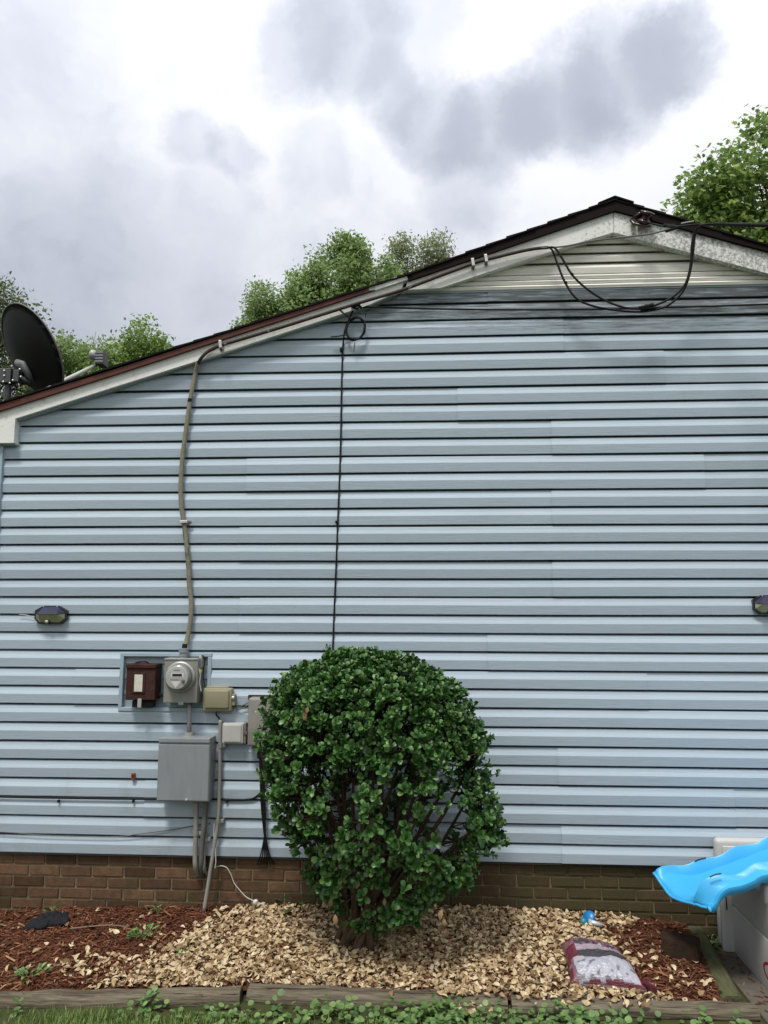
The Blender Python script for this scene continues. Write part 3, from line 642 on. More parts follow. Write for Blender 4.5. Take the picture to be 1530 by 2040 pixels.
# white cord on the brick
wc = thing('white_cord', 'thin white cord hanging beside the leaning pipe with a plug end', 'cord', onz(509,1799,.21))
child(cablepx([(427,1640),(426,1660),(429,1695),(430,1718),(428,1730)], -.045, .0038), 'cord', M['lightgrey'], wc, True)
child(cablepx([(430,1727.5),(441,1725),(452,1729),(460,1742),(467,1760),(480,1776),(492,1788),(507,1795),(522,1801),(530,1805)], [.0,.0,.0,.0,.0,-.01,-.02,-.04,-.05,-.05], .0032), 'cord', M['lightgrey'], wc, True)
child(lathe([(.006,-.014),(.014,-.010),(.016,0),(.012,.012),(.005,.018)], at(509,1797,-.05), (.6,-.3,.7), 12), 'plug', M['lens'], wc, True)

# ================================================================== SERVICE CABLE
sc = thing('service_cable', 'thick grey electric service cable running from the rake down to the meter', 'cable', at(368,1293,-.04))
ptsB = [(1092,493),(1050,498),(970,517),(942,525),(880,548),(800,578),(720,602),(640,627),(560,652),(480,676),(440,688),(415,700),(402,712),(394,724)]
P = smoothpath([at(a, b, -.085 if a > 420 else (-.075 if a > 398 else -.055)) for a, b in ptsB], 5); child(tube(P, .0118, 10, flat=.75), 'painted_length', M['servbrown'], sc, True)
ptsG = [(394,722),(389,745),(384,770),(379,797),(374,830),(369,868),(364,905),(361,945),(360,985),(362,1015),(366,1040),(369,1062),(373,1100),(376,1135),(377,1165),(380,1190),(381,1215),(379,1240),(374,1268),(368,1288),(366,1298)]
P = smoothpath([at(a, b, -.055 if b < 730 else (-.026 if b < 1270 else -.045)) for a, b in ptsG], 5); child(tube(P, .0155, 10, flat=.7), 'bare_length', M['servgrey'], sc, True)
child(tube([at(379.3,794,-.026), at(378,801,-.026)], .0162, 10, flat=.75), 'black_band', M['black'], sc)
child(tube([at(368.5,1283,-.043), at(367,1294,-.047)], .0166, 10, flat=.9), 'black_band', M['black'], sc)
for (x, y, yy, ang) in ((440,687,-.085,-.3),(942,524,-.085,-.35),(968,516,-.085,-.35),(367,1040,-.028,1.5)):
    c = at(x, y, yy); st = boxbm(-.010, .010, -.020, .022, -.026, .026, .003)
    bmesh.ops.rotate(st, cent=(0,0,0), matrix=Matrix.Rotation(ang*.4 if ang < 1 else 1.5, 3, 'Y'), verts=st.verts); bmesh.ops.translate(st, vec=c, verts=st.verts)
    s_ = child(st, 'strap', M['clip'], sc)
    e_ = c+(Vector((0,0,-.032)) if ang < 1 else Vector((.034,0,0)))
    child(lathe([(.011,0),(.011,.006),(.005,.008)], e_+Vector((0,.012,0)), (0,-1,0), 10), 'screw', M['pvcdark'], s_)

# coax with coil
cx = thing('coax_cable', 'thin black coaxial cable dropping straight down the wall from a coil', 'cable', at(662,1320,-.01))
child(cablepx([(706,612),(697,632),(688,655),(684,680),(682,720),(680,800),(679,870),(677,940),(673,1040),(670,1120),(667,1190),(662,1320),(660,1400)], [-.05,-.04,-.04,-.02,-.012,-.01,-.01,-.01,-.01,-.01,-.01,-.01,-.01], .0056, 5), 'cable', M['black'], cx, True)
ctr = at(708.5, 655, -.045)
pp = []
for i in range(76):
    a = i/24*2*math.pi; w = 1+.06*math.sin(i*.7); rx, rz = .060*w, .078*w
    lx, lz = rx*math.cos(a), rz*math.sin(a); t_ = .28; pp.append(ctr+Vector((lx*math.cos(t_)+lz*math.sin(t_), -.006*math.sin(i*.35), lz*math.cos(t_)-lx*math.sin(t_))))
child(tube(pp, .0052, 7), 'coil', M['black'], cx, True)
child(cablepx([(659,671),(672,670),(690,667)], -.05, .0045), 'tie', M['black'], cx); child(cablepx([(674,614),(686,625),(699,636)], -.06, .004), 'tie', M['black'], cx)
child(cablepx([(707,682),(706,690),(705,700)], -.045, .0028), 'tie', M['black'], cx); child(cablepx([(728,633),(730,622),(734,616)], -.045, .0028), 'tie', M['black'], cx)
child(boxbm(at(680,697,-.02).x-.010, at(680,697,-.02).x+.006, -.03, -.002, at(680,700,-.02).z, at(680,693,-.02).z, .003), 'clip', M['black'], cx)
for y_ in (1040,):
    c = at(671, y_, -.012); child(boxbm(c.x-.010, c.x+.008, -.02, 0, c.z-.009, c.z+.009, .003), 'clip', M['black'], cx)
hk = thing('horizontal_cable', 'black cable stretched across the wall just under the cream gable', 'cable', at(720,612,-.05))
child(cablepx([(702,611),(712,616),(722,612),(800,613.5),(900,616),(1050,617),(1200,616),(1300,613),(1420,610),(1530,606),(1640,601)], [-.06,-.06,-.05,-.04,-.04,-.04,-.04,-.04,-.04,-.04,-.04], .006, 5), 'cable', M['black'], hk, True)
child(cablepx([(699,609),(706,611),(714,608),(720,614)], -.07, .009, 5), 'knot', M['black'], hk, True)
# drip loops
dl = thing('drip_loops', 'two black cables hanging in a wide loop below the gable peak', 'cable', at(1290,620,-.2))
loopA = [(1093,492),(1101,500),(1112,530),(1127,565),(1150,596),(1190,612),(1235,619),(1275,621),(1315,615),(1340,602),(1362,578),(1374,545),(1380,510),(1383,480),(1387,458),(1396,449),(1420,447),(1470,449),(1540,451),(1700,455)]
yA = [-.09,-.10,-.11,-.12,-.13,-.14,-.15,-.15,-.15,-.15,-.16,-.18,-.20,-.22,-.24,-.26,-.30,-.42,-.6,-1.1]
loopB = [(1090,494),(1105,494),(1120,515),(1138,545),(1160,568),(1190,590),(1225,607),(1260,615),(1295,611),(1325,600),(1350,584),(1368,560),(1377,520),(1378,490),(1384,462),(1394,450),(1420,446),(1470,447),(1540,448),(1700,450)]
def drop(pts, ys, r, far):
    P = [at(a, b, y) for (a, b), y in zip(pts, ys)]; e = P[-1]; f = Vector(far)
    for t in (.2, .4, .6, .8, 1.0): P.append(e.lerp(f, t)+Vector((0, 0, -1.1*t*(1-t))))
    return tube(smoothpath(P, 6), r, 8)
child(drop(loopA, yA, .0072, (17, -9.0, 6.3)), 'cable', M['black'], dl, True); child(drop(loopB, [y-.03 for y in yA], .0072, (17, -9.1, 6.35)), 'cable', M['black'], dl, True)
for (x, y, dy) in ((1291,616,-.15),(1287,610.5,-.18)):
    c = at(x, y, dy); d = Vector((1,0,.22 if y < 613 else .12)).normalized()
    child(tube([c-d*.047, c-d*.043, c-d*.02, c-d*.018, c-d*.010, c-d*.008, c+d*.010, c+d*.012, c+d*.02, c+d*.022, c+d*.045, c+d*.048], [.009,.013,.013,.010,.010,.014,.014,.010,.010,.013,.013,.009], 10), 'splice', M['black'], dl, True)
child(lathe([(.006,-.008),(.011,-.004),(.011,.004),(.006,.008)], at(1127,563,-.12), (.3,0,1), 10), 'clip', M['black'], dl); child(lathe([(.006,-.008),(.011,-.004),(.011,.004),(.006,.008)], at(1139,546,-.15), (.4,0,1), 10), 'clip', M['black'], dl)
# neutral messenger to the pole
ms = thing('messenger_wire', 'taut bare wire from the gable peak anchor out past the right', 'wire', at(1350,453,-.25))
child(cablepx([(1078,494),(1100,493),(1130,490),(1180,480),(1240,473),(1290,467),(1330,458),(1352,452)], [-.09,-.09,-.09,-.10,-.11,-.14,-.20,-.25], .0055, 5), 'tail', M['pvcdark'], ms, True)
child(drop([(1300,446),(1325,451),(1352,451),(1380,448),(1430,446),(1540,445),(1700,444)], [-.14,-.2,-.25,-.28,-.33,-.62,-1.1], .0062, (17, -9.05, 6.5)), 'wire', M['black'], ms, True)
child(cablepx([(1326,461),(1338,457),(1352,452)], [-.2,-.22,-.25], .010, 4), 'clamp', M['black'], ms, True); child(cablepx([(1322,449),(1332,449.5),(1345,450)], -.2, .011, 4), 'clamp', M['black'], ms, True)
child(cablepx([(1357,445),(1382,440.5)], -.26, .004, 4), 'wedge_tail', M['lightgrey'], ms)
# insulator
ic = at(1281, 440, -.092)
ins = thing('spool_insulator', 'dark brown glazed spool insulator bolted beside the gable peak', 'insulator', ic)
ax = Vector((.75, -.1, -.32)).normalized(); nrm_ = Vector((.35,-.3,.9)).normalized()
child(lathe([(.020,-.040),(.046,-.036),(.050,-.026),(.044,-.018),(.028,-.010),(.026,0),(.028,.010),(.044,.018),(.050,.026),(.046,.036),(.020,.040)], ic+Vector((.012,-.02,.012)), (.25,-.5,.85), 22), 'spool', M['brownblack'], ins, True)
child(tube([ic+Vector((-.058,.02,.028)), ic+Vector((-.070,0,.0)), ic+Vector((-.060,-.01,-.022)), ic+Vector((.0,-.02,-.042)), ic+Vector((.04,-.03,-.050))], .016, 8, flat=.6), 'clevis', M['brownblack'], ins, True)
child(tube([ic+Vector((-.060,.02,.030)), ic+Vector((-.02,.0,.050)), ic+Vector((.03,-.01,.046))], .014, 8, flat=.6), 'clevis', M['brownblack'], ins, True)
child(tube([ic+Vector((-.045,.09,.0)), ic+Vector((-.060,-.01,.0))], .012, 8), 'bolt', M['rust'], ins)
child(cablepx([(1262,462),(1260,470)], -.07, .0018), 'loose_wire', M['pvcdark'], ins)

# ================================================================== SOLAR LAMPS
def lamp(cxp, cyp, label):
    c = at(cxp, cyp, -.03)
    t = thing('solar_lamp', label, 'wall lamp', c, 'solar lamps on the siding')
    w, h = .106, .058
    def ring(s, y): return [Vector((c.x+x*w*s, y, c.z+z*h*s)) for x, z in ((-.5,1),(.5,1),(1,.48),(1,-.45),(.68,-1),(-.68,-1),(-1,-.45),(-1,.48))]
    bm = bmesh.new(); A = [bm.verts.new(v) for v in ring(1, -.002)]; B = [bm.verts.new(v) for v in ring(1.0, -.030)]
    for i in range(8): bm.faces.new((A[i], A[(i+1)%8], B[(i+1)%8], B[i]))
    bm.faces.new(A[::-1]); bm.faces.new(B); child(bm, 'housing', M['lampblack'], t)
    P = lambda x, y, z: (c.x+x*w, y, c.z+z*h)
    bm = bmesh.new()
    v = [bm.verts.new(P(*q)) for q in ((-.47,-.028,.93),(.47,-.028,.93),(.93,-.028,.48),(.93,-.030,.18),(.62,-.076,.10),(-.62,-.076,.10),(-.93,-.030,.18),(-.93,-.028,.48))]
    u = [bm.verts.new(P(*q)) for q in ((-.47,-.026,.90),(.47,-.026,.90),(.90,-.026,.46),(.90,-.026,.16),(.60,-.070,.03),(-.60,-.070,.03),(-.90,-.026,.16),(-.90,-.026,.46))]
    bm.faces.new((v[0],v[1],v[4],v[5])); bm.faces.new((v[1],v[2],v[3],v[4])); bm.faces.new((v[0],v[5],v[6],v[7])); bm.faces.new(u[::-1])
    for i in range(8): bm.faces.new((v[i], u[i], u[(i+1)%8], v[(i+1)%8]))
    child(bm, 'solar_panel', M['solar'], t)
    bm = bmesh.new()
    v = [bm.verts.new(P(*q)) for q in ((-.60,-.068,.03),(.60,-.068,.03),(.60,-.036,-.82),(-.60,-.036,-.82))]
    e = [bm.verts.new(P(*q)) for q in ((.90,-.031,.12),(.90,-.031,-.42),(-.90,-.031,.12),(-.90,-.031,-.42))]
    bm.faces.new(v); bm.faces.new((v[1],e[0],e[1],v[2])); bm.faces.new((v[0],v[3],e[3],e[2])); child(bm, 'reflector', M['reflector'], t)
    child(lathe([(.017,0),(.017,.014),(.012,.02)], Vector(P(-.10,-.030,-.70)), (0,-1,-.1), 14), 'sensor_collar', M['lampblack'], t)
    child(lathe([(.011,0),(.010,.008),(.006,.012),(.001,.014)], Vector(P(-.10,-.049,-.71)), (0,-1,-.1), 14), 'sensor', M['lens'], t, True)
    for s in (-.47,.40): child(lathe([(.004,0),(.004,.003)], Vector(P(s,-.03,.95)), (0,-1,0), 8), 'screw', M['clip'], t)
    return t
lamp(100.5, 1225, 'black solar wall lamp on the siding above the rusty box')
lamp(1536, 1204.5, 'black solar wall lamp on the siding at the right edge')
tw2 = thing('thin_white_wire', 'short thin white wire left of the left solar lamp', 'wire', at(55,1226,-.01)); child(cablepx([(38,1224),(50,1225),(62,1228),(70,1230)], -.012, .0025), 'wire', M['lightgrey'], tw2)

# ================================================================== SATELLITE DISH
dz = lambda x: top(x)
DY = .6
cD = at(64, 699, DY); nD = Vector((.47,.74,.45)).normalized()
eM = _u*.86-_r*.51; eM = (eM-nD*eM.dot(nD)).normalized(); eN = nD.cross(eM).normalized()
sd = thing('satellite_dish', 'dark grey satellite dish seen from behind above the roof edge', 'satellite dish', Vector((-3.19, DY, top(-3.19))))
bm = bmesh.new(); RA, RB, dep = .375, .31, .075; rings = []
nr, na = 7, 40
for i in range(nr+1):
    f = i/nr; ringv = []
    for j in range(na):
        a = 2*math.pi*j/na; ringv.append(bm.verts.new(cD+eM*(RA*f*math.cos(a))+eN*(RB*f*math.sin(a))-nD*(dep*(1-f*f))) if i else None)
    rings.append(ringv)
c0v = bm.verts.new(cD-nD*dep)
for j in range(na): bm.faces.new((c0v, rings[1][j], rings[1][(j+1)%na]))
for i in range(1, nr):
    for j in range(na): bm.faces.new((rings[i][j], rings[i+1][j], rings[i+1][(j+1)%na], rings[i][(j+1)%na]))
ret = bmesh.ops.solidify(bm, geom=bm.faces[:], thickness=.006)
dish = child(bm, 'reflector', M['dish'], sd, True)
child(tube([cD+eM*(RA*math.cos(2*math.pi*j/na))+eN*(RB*math.sin(2*math.pi*j/na)) for j in range(na+1)], .007, 6, caps=False), 'rim', M['dishrim'], dish, True)
base_r = at(108, 768, DY+.06); lnb = at(190, 722, DY+.22)
child(tube([base_r-(lnb-base_r)*.35, base_r, lnb+Vector((.01,0,-.02))], [.02,.018,.014], 10), 'arm', M['arm'], sd, True)
a_ = at(183, 712, DY+.2); b_ = at(200, 716, DY+.22)
ln = child(boxbm(b_.x-.022, b_.x+.04, b_.y-.05, b_.y+.06, b_.z-.055, b_.z+.06, .008), 'receiver', M['bracket'], sd)
for q in range(4): child(boxbm(b_.x-.024, b_.x+.042, b_.y-.053, b_.y-.048, b_.z-.035+.024*q, b_.z-.027+.024*q, .001), 'fin', M['lnb'], ln)
child(lathe([(.026,0),(.040,.020),(.042,.055),(.036,.062)], b_+Vector((-.015,-.01,.02)), (-1,-.2,.25), 18), 'feed_horn', M['lnb'], ln, True)
pb = at(16, 775, DY)
child(tube([Vector((pb.x, DY, top(pb.x)-.02)), pb, at(16, 742, DY)], .026, 12), 'pole', M['bracket'], sd, True)
child(boxbm(at(5,735,DY).x, at(29,735,DY).x, DY-.05, DY+.04, at(16,766,DY).z, at(16,737,DY).z, .006), 'clamp', M['bracket'], sd)
child(boxbm(at(32,740,DY).x, at(44,740,DY).x, DY-.045, DY+.04, at(40,764,DY).z, at(40,740,DY).z, .005), 'clamp', M['bracket'], sd)
for (x, y) in ((9,739),(9,749),(7,761),(20,763.5),(26,758),(42,751),(40,736)):
    child(lathe([(.007,0),(.007,.008),(.003,.010)], at(x, y, DY-.05), (0,-1,0), 8), 'bolt', M['clip'], sd)
child(tube([at(34,722,DY+.02), at(46,726,DY+.0), at(56,745,DY+.02), at(63,760,DY+.06)], [.026,.034,.026,.02], 10), 'bracket_arm', mat('bracket_light', (.13,.135,.14), .5, .1), sd, True)
child(tube([at(30,748,DY), at(46,756,DY+.02), at(62,766,DY+.05)], [.02,.025,.02], 8), 'bracket_arm', M['bracket'], sd, True)
child(tube(smoothpath([at(24,775,DY), at(40,778,DY), at(55,784,DY), at(65,792,DY)]), .007, 6), 'cable', M['black'], sd, True)
child(cablepx([(37,764),(38,768)], DY-.05, .005), 'bolt', M['clip'], sd)

# ================================================================== TIMBER EDGING
def timber(name, label, p0, p1, w, h, m, wob=.006, chip=0):
    """landscape timber: flat top and bottom, rounded faces, from p0 to p1 (centre of its top)"""
    a, b = Vector(p0), Vector(p1); d = (b-a); L = d.length; d.normalize(); s = d.cross(Vector((0,0,1))).normalized(); u = s.cross(d)
    n = max(8, int(L/.05)); bm = bmesh.new(); rings = []
    prof = [(-.30,0),(.30,0),(.44,-.14),(.5,-.36),(.5,-.60),(.44,-.84),(.32,-1),(-.32,-1),(-.44,-.84),(-.5,-.60),(-.5,-.36),(-.44,-.14)]
    for i in range(n+1):
        t = i/n; c = a+d*(L*t); e_ = 1 if 0 < i < n else .96
        rings.append([bm.verts.new(c+s*(q*w*e_+wob*mnoise.noise(Vector((t*L*5, q*3, a.x))))+u*(r_*h*e_+wob*mnoise.noise(Vector((t*L*6+9, q*4, r_*3+a.x))))) for q, r_ in prof])
    k = len(prof)
    for i in range(n):
        for j in range(k): bm.faces.new((rings[i][j], rings[i][(j+1)%k], rings[i+1][(j+1)%k], rings[i+1][j]))
    bm.faces.new(rings[0][::-1]); bm.faces.new(rings[-1])
    o = fin(bm, name, m, None, False); tag(o, label, 'timber', 'timber edging of the bed'); return o
def tp(px, py, z): v = onz(px, py, z); return (v.x, v.y, z)
l1 = onz(0,1986,.095); l2 = onz(470,1970,.108)
timber('timber_edging', 'weathered grey landscape timber at the front left of the bed', (l1.x-1.0, l1.y-.06, .085), (onz(482,1966,.108).x, l2.y, .108), .11, .082, M['wood'], .011)
a = onz(492,1965,.108); b = onz(1010,1985,.105)
timber('timber_edging', 'middle landscape timber at the bed front, partly under fallen leaves', (a.x+.01, a.y, .110), (b.x, b.y, .104), .11, .082, M['wood'], .011)
a = onz(1016,1985,.105); b = onz(1506,2004,.105)
timber('timber_edging', 'short split landscape timber at the front right corner of the bed', (a.x+.004, a.y-.006, .100), (b.x, b.y, .105), .105, .066, M['wood'], .009)
a = onz(1487,1996,.112); b = onz(1389,1848,.165)
timber('timber_edging', 'mossy greenish timber running back to the wall beside the path', (a.x-.045, a.y+.055, .112), (b.x-.01, b.y+.02, .165), .115, .11, M['woodgreen'], .006)
# split lower slab of the front right timber
a = onz(1300,2020,.03); b = onz(1512,2030,.03)
timber('timber_edging', 'thin split board lying under the front right timber', (a.x-.3, a.y+.02, .062), (b.x, b.y+.02, .064), .09, .022, M['wood'], .005)

# ================================================================== SLIDE and PLAY PANELS
NS = 44
def curve(pts, y, extra=None):
    P = [at(a, b, (y[i] if hasattr(y,'__len__') else y)) for i, (a, b) in enumerate(pts)]
    d = (P[-1]-P[-3]).normalized(); d = Vector((1, 0, .36)).normalized()
    for k in range(1, 5): P.append(P[-1]+d*.16+Vector((0,0,.012*(-1)**k)))
    P = smoothpath(P, 10)
    s = [0]; 
    for i in range(1, len(P)): s.append(s[-1]+(P[i]-P[i-1]).length)
    out = []
    for k in range(NS):
        t = s[-1]*(k/(NS-1)); i = min(max(np.searchsorted(s, t)-1, 0), len(P)-2); f = (t-s[i])/max(s[i+1]-s[i], 1e-6); out.append(P[i].lerp(P[i+1], f))
    return out
yb = -.30
back_top = curve([(1303,1741),(1310,1731.5),(1320,1726.5),(1345,1725),(1368,1724),(1386,1715.5),(1407,1710),(1427,1708),(1443,1700.5),(1463,1687.5),(1484,1684.5),(1509,1680),(1530,1667)], yb)
back_low = curve([(1319,1763),(1322,1742),(1342,1741),(1362,1743),(1384,1744),(1405,1738),(1427,1730),(1455,1720),(1490,1707),(1530,1692)], [-.36]+[-.318]*9)
LIPS = [at(1336,1785,-.45), at(1358,1795,-.53), at(1384,1802,-.60), at(1398,1806,-.63), at(1411,1809,-.66)]
def world_row(dy, dz, lip):
    r = [p+Vector((0, dy, dz)) for p in back_low]; K = 9
    return [lip.lerp(r[K], (k/K)**.8)+Vector((0,0,-.004*math.sin(math.pi*k/K))) if k < K else r[k] for k in range(NS)]
mid = world_row(-.142, -.004, LIPS[0]); low2 = world_row(-.275, -.002, LIPS[1])
front_top = curve([(1384,1802),(1388,1782),(1396,1761),(1415,1748),(1437,1742.5),(1457,1744),(1476,1738),(1500,1722),(1515,1718),(1530,1716.5)], [-.60]+[-.615]*9)
front_mid = curve([(1398,1806),(1404,1793),(1412,1779),(1428,1765),(1445,1758),(1465,1756),(1484,1750),(1505,1737),(1530,1729)], [-.63]+[-.635]*8)
front_low = curve([(1411,1809),(1424,1795),(1431,1780.5),(1443,1769.5),(1458,1765),(1473,1762.5),(1497,1753),(1512,1743.5),(1530,1739)], -.66)
back_out = [p+Vector((-.0,.05,-.055)) for p in back_top]; back_out[0] = back_top[0]+Vector((0,.008,-.004)); back_out[1] = back_top[1]+Vector((0,.03,-.03))
flange = [p+Vector((.0,-.022,.002)) for p in front_low]; flange2 = [p+Vector((.0,.0,-.034)) for p in flange]; flange2[0] = flange[0]+Vector((.004,0,-.010))
bo2 = [p+Vector((0,.02,0)) for p in back_out]
rows = [bo2, back_out, back_top, back_low, mid, low2, front_top, front_mid, front_low, flange, flange2]
# round the rail tops with extra rows
def between(a, b, f, dz=0): return [p.lerp(q, f)+Vector((0,0,dz)) for p, q in zip(a, b)]
rows = [bo2, back_out, between(back_out, back_top, .8), back_top, between(back_top, back_low, .15, .004), between(back_top, back_low, .75), back_low, between(back_low, mid, .25), mid, low2,
        between(low2, front_top, .82, .002), front_top, between(front_top, front_mid, .25, .004), front_mid, between(front_mid, front_low, .85), front_low, between(front_low, flange, .5, .006), flange, flange2]
bm = bmesh.new(); G_ = [[bm.verts.new(p) for p in r] for r in rows]
for i in range(len(G_)-1):
    for j in range(NS-1): bm.faces.new((G_[i][j], G_[i][j+1], G_[i+1][j+1], G_[i+1][j]))
bmesh.ops.recalc_face_normals(bm, faces=bm.faces)
sld = thing('toddler_slide', 'bright blue wavy plastic toddler slide with its open end facing left', 'slide', (1.9, -.5, .0))
chute = child(bm, 'chute', M['slide'], sld, True); chute.data.set_sharp_from_angle(angle=math.radians(32))
md = chute.modifiers.new('thick', 'SOLIDIFY'); md.thickness = .007; md.offset = 0
# lip bead
lip = [r[0] for r in rows[2:]]
child(tube(smoothpath(lip, 3), .0075, 8), 'lip', M['slide'], sld, True)
for (pts, y) in (([(1384,1716),(1392,1712.5),(1400,1710.5),(1406,1709)], yb-.003), ([(1414,1747.5),(1421,1744),(1429,1741.5),(1437,1740.5)], -.65)):
    child(cablepx(pts, y, .0035), 'slot', M['slideslot'], sld)
ph = thing('play_panels', 'dirty white plastic play panels standing behind and under the blue slide', 'playset', (2.1, -.35, .06))
PX0 = 1.672
child(boxbm(PX0, 3.0, -.085, -.025, .075, .682, .028, 4), 'back_panel', M['playwhite'], ph, True)
child(boxbm(PX0+.035, 2.96, -.095, -.08, .14, .645, .008, 3), 'back_inset', M['playwhite'], ph, True)
SX = 1.745
side = child(boxbm(SX, SX+.05, -.98, -.07, .064, .535, .006, 3), 'side_panel', M['playwhite'], ph, True)
child(boxbm(SX-.008, SX+.03, -.98, -.10, .066, .325, .006, 3), 'lower_board', M['playwhite'], side, True)
child(boxbm(SX-.008, SX+.03, -.98, -.10, .334, .533, .006, 3), 'upper_board', M['playwhite'], side, True)
child(boxbm(SX-.02, SX+.06, -.62, -.54, .50, .60, .018, 4), 'top_knob', M['playwhite'], side, True)
child(boxbm(PX0+.005, SX+.02, -.12, -.082, .064, .50, .016, 4), 'corner_post', M['playwhite'], ph, True)
child(boxbm(PX0+.030, PX0+.036, -.1235, -.118, .30, .40), 'slot', M['dark'], ph)
child(boxbm(2.44, 2.52, -.70, -.085, .064, .93, .02, 3), 'side_panel', M['playwhite'], ph, True)
# red oval logo on the lower board (only its end is in view)
_d = ray(1521, 1926); _q = CAM+_d*((SX-.0085-CAM.x)/_d.x); lc = Vector((SX-.0085, _q.y-.125, _q.z)); bm = bmesh.new(); oi, oo = [], []
for j in range(40):
    a = 2*math.pi*j/40; oo.append(bm.verts.new(lc+Vector((0, .13*math.cos(a), .055*math.sin(a))))); oi.append(bm.verts.new(lc+Vector((0, .112*math.cos(a), .040*math.sin(a)))))
for j in range(40): bm.faces.new((oo[j], oo[(j+1)%40], oi[(j+1)%40], oi[j]))
child(bm, 'oval_logo', M['red'], side)

# ================================================================== BAG, BLOCK, TOY, CLOTH
bc = [onz(1116,1866,.225), onz(1226,1871,.225), onz(1290,1952,.17), onz(1136,1942,.17)]     # TL TR BR BL
nu, nv = 84, 84; bm = bmesh.new(); cl = bm.verts.layers.float_color.new('print')
def bagz(u, v):
    e = (max(0, 1-abs(2*u-1)**3.2))**.5*(max(0, 1-abs(2*v-1)**3.6))**.5
    return .072*e+.006*mnoise.noise(Vector((u*7, v*7, 2)))*e+.004*mnoise.noise(Vector((u*18, v*15, 5)))*e+.007*math.sin(v*9+u*3)*e*.5
def bagp(u, v, topside=True):
    p = bc[0].lerp(bc[1], u).lerp(bc[3].lerp(bc[2], u), v); sq = 1-.06*math.sin(math.pi*u)*(1 if v in (0,1) else 1)
    ctr_ = (bc[0]+bc[1]+bc[2]+bc[3])/4
    inn = .05*(4*u*(1-u))*(abs(2*v-1)**4)+.04*(4*v*(1-v))*(abs(2*u-1)**4)
    p = p.lerp(ctr_, inn); g = bed_h(p.x, p.y)+.012
    return Vector((p.x, p.y, g+(bagz(u, v)+.018 if topside else .0)))
def bagcol(u, v):
    w = mnoise.noise(Vector((u*4, v*4, 8)))*.03; w2 = mnoise.noise(Vector((u*14, v*14, 3)))
    red = (.115,.026,.038); pink = (.185,.088,.108); pale = (.29,.235,.275); grey = (.045,.042,.046); lav = (.33,.33,.385)
    c = red if u < .10+w else pink
    if v < .09+w: c = grey if w2 > -.25 else (.2,.2,.21)
    elif v < .20+w: c = pink if w2 > -.1 else red
    elif v < .30+w+.06*u: 
        c = grey if (u > .18 and w2 > -.15) else pink
        if u > .55 and w2 > .2: c = (.30,.32,.34)
    elif v < .46+w: c = pale if u > .18 else red
    elif v < .62+w*.5+.04*math.sin(u*3): c = grey if .20 < u < .93 else (pale if u > .5 else red)
    elif v < .985+w: 
        c = lav if u > .10+w else (pink if u > .05 else red)
        if w2 > .28 and v > .72: c = (.14,.135,.15)
        if u > .93: c = (.17,.014,.03)
    else: c = (.115,.03,.042)
    return c
gt = [[bm.verts.new(bagp(i/nu, j/nv)) for i in range(nu+1)] for j in range(nv+1)]
gb_ = [[gt[j][i] if i in (0,nu) or j in (0,nv) else bm.verts.new(bagp(i/nu, j/nv, False)) for i in range(nu+1)] for j in range(nv+1)]
for j in range(nv):
    for i in range(nu):
        bm.faces.new((gt[j][i], gt[j+1][i], gt[j+1][i+1], gt[j][i+1]))
        q = (gb_[j][i], gb_[j][i+1], gb_[j+1][i+1], gb_[j+1][i])
        if len(set(q)) == 4:
            try: bm.faces.new(q)
            except ValueError: pass
for j in range(nv+1):
    for i in range(nu+1): gt[j][i][cl] = (*bagcol(i/nu, j/nv), 1)
bm.verts.index_update()
mb = bpy.data.materials.new('bag_print'); mb.use_nodes = True; t = mb.node_tree; bs = t.nodes['Principled BSDF']; at_ = t.nodes.new('ShaderNodeAttribute'); at_.attribute_name = 'print'
t.links.new(at_.outputs['Color'], bs.inputs['Base Color']); bs.inputs['Roughness'].default_value = .24
bn = t.nodes.new('ShaderNodeTexNoise'); bn.inputs['Scale'].default_value = 15; bn.inputs['Detail'].default_value = 4; bu = t.nodes.new('ShaderNodeBump'); bu.inputs['Strength'].default_value = .6; bu.inputs['Distance'].default_value = .012
t.links.new(bn.outputs['Fac'], bu.inputs['Height']); t.links.new(bu.outputs[0], bs.inputs['Normal'])
bagt = thing('mulch_bag', 'full red and white plastic bag of mulch lying on the leaves', 'bag', ((bc[0]+bc[2])/2))
child(bm, 'sack', mb, bagt, True)
def bagtext(s, u0, v0, u1, size, m, nm):
    cu = bpy.data.curves.new('txt', 'FONT'); cu.body = s; cu.size = 1; tmp = bpy.data.objects.new('txt', cu); COL.objects.link(tmp)
    bpy.context.view_layer.update(); me = bpy.data.meshes.new_from_object(tmp.evaluated_get(bpy.context.evaluated_depsgraph_get())); bpy.data.objects.remove(tmp)
    bm = bmesh.new(); bm.from_mesh(me); bpy.data.meshes.remove(me)
    bmesh.ops.subdivide_edges(bm, edges=bm.edges[:], cuts=2)
    wx = max(v.co.x for v in bm.verts)
    for v in bm.verts:
        u = u0+(u1-u0)*v.co.x/wx; vv = v0-size*v.co.y
        v.co = bagp(u, vv)+Vector((0,-.001,.0035))
    child(bm, nm, m, bagt)
bagtext('RUB', .20, .175, .42, .075, M['lens'], 'bag_lettering')
tip = bc[2]
child(tube([bagp(.97,.95), bagp(.99,.99)+Vector((.03,-.03,.02)), bagp(1,1)+Vector((.035,-.03,.004))], [.022,.022,.006], 8, flat=.4), 'bag_corner', mat('bag_red', (.095,.016,.026), .4, .2), bagt, True)

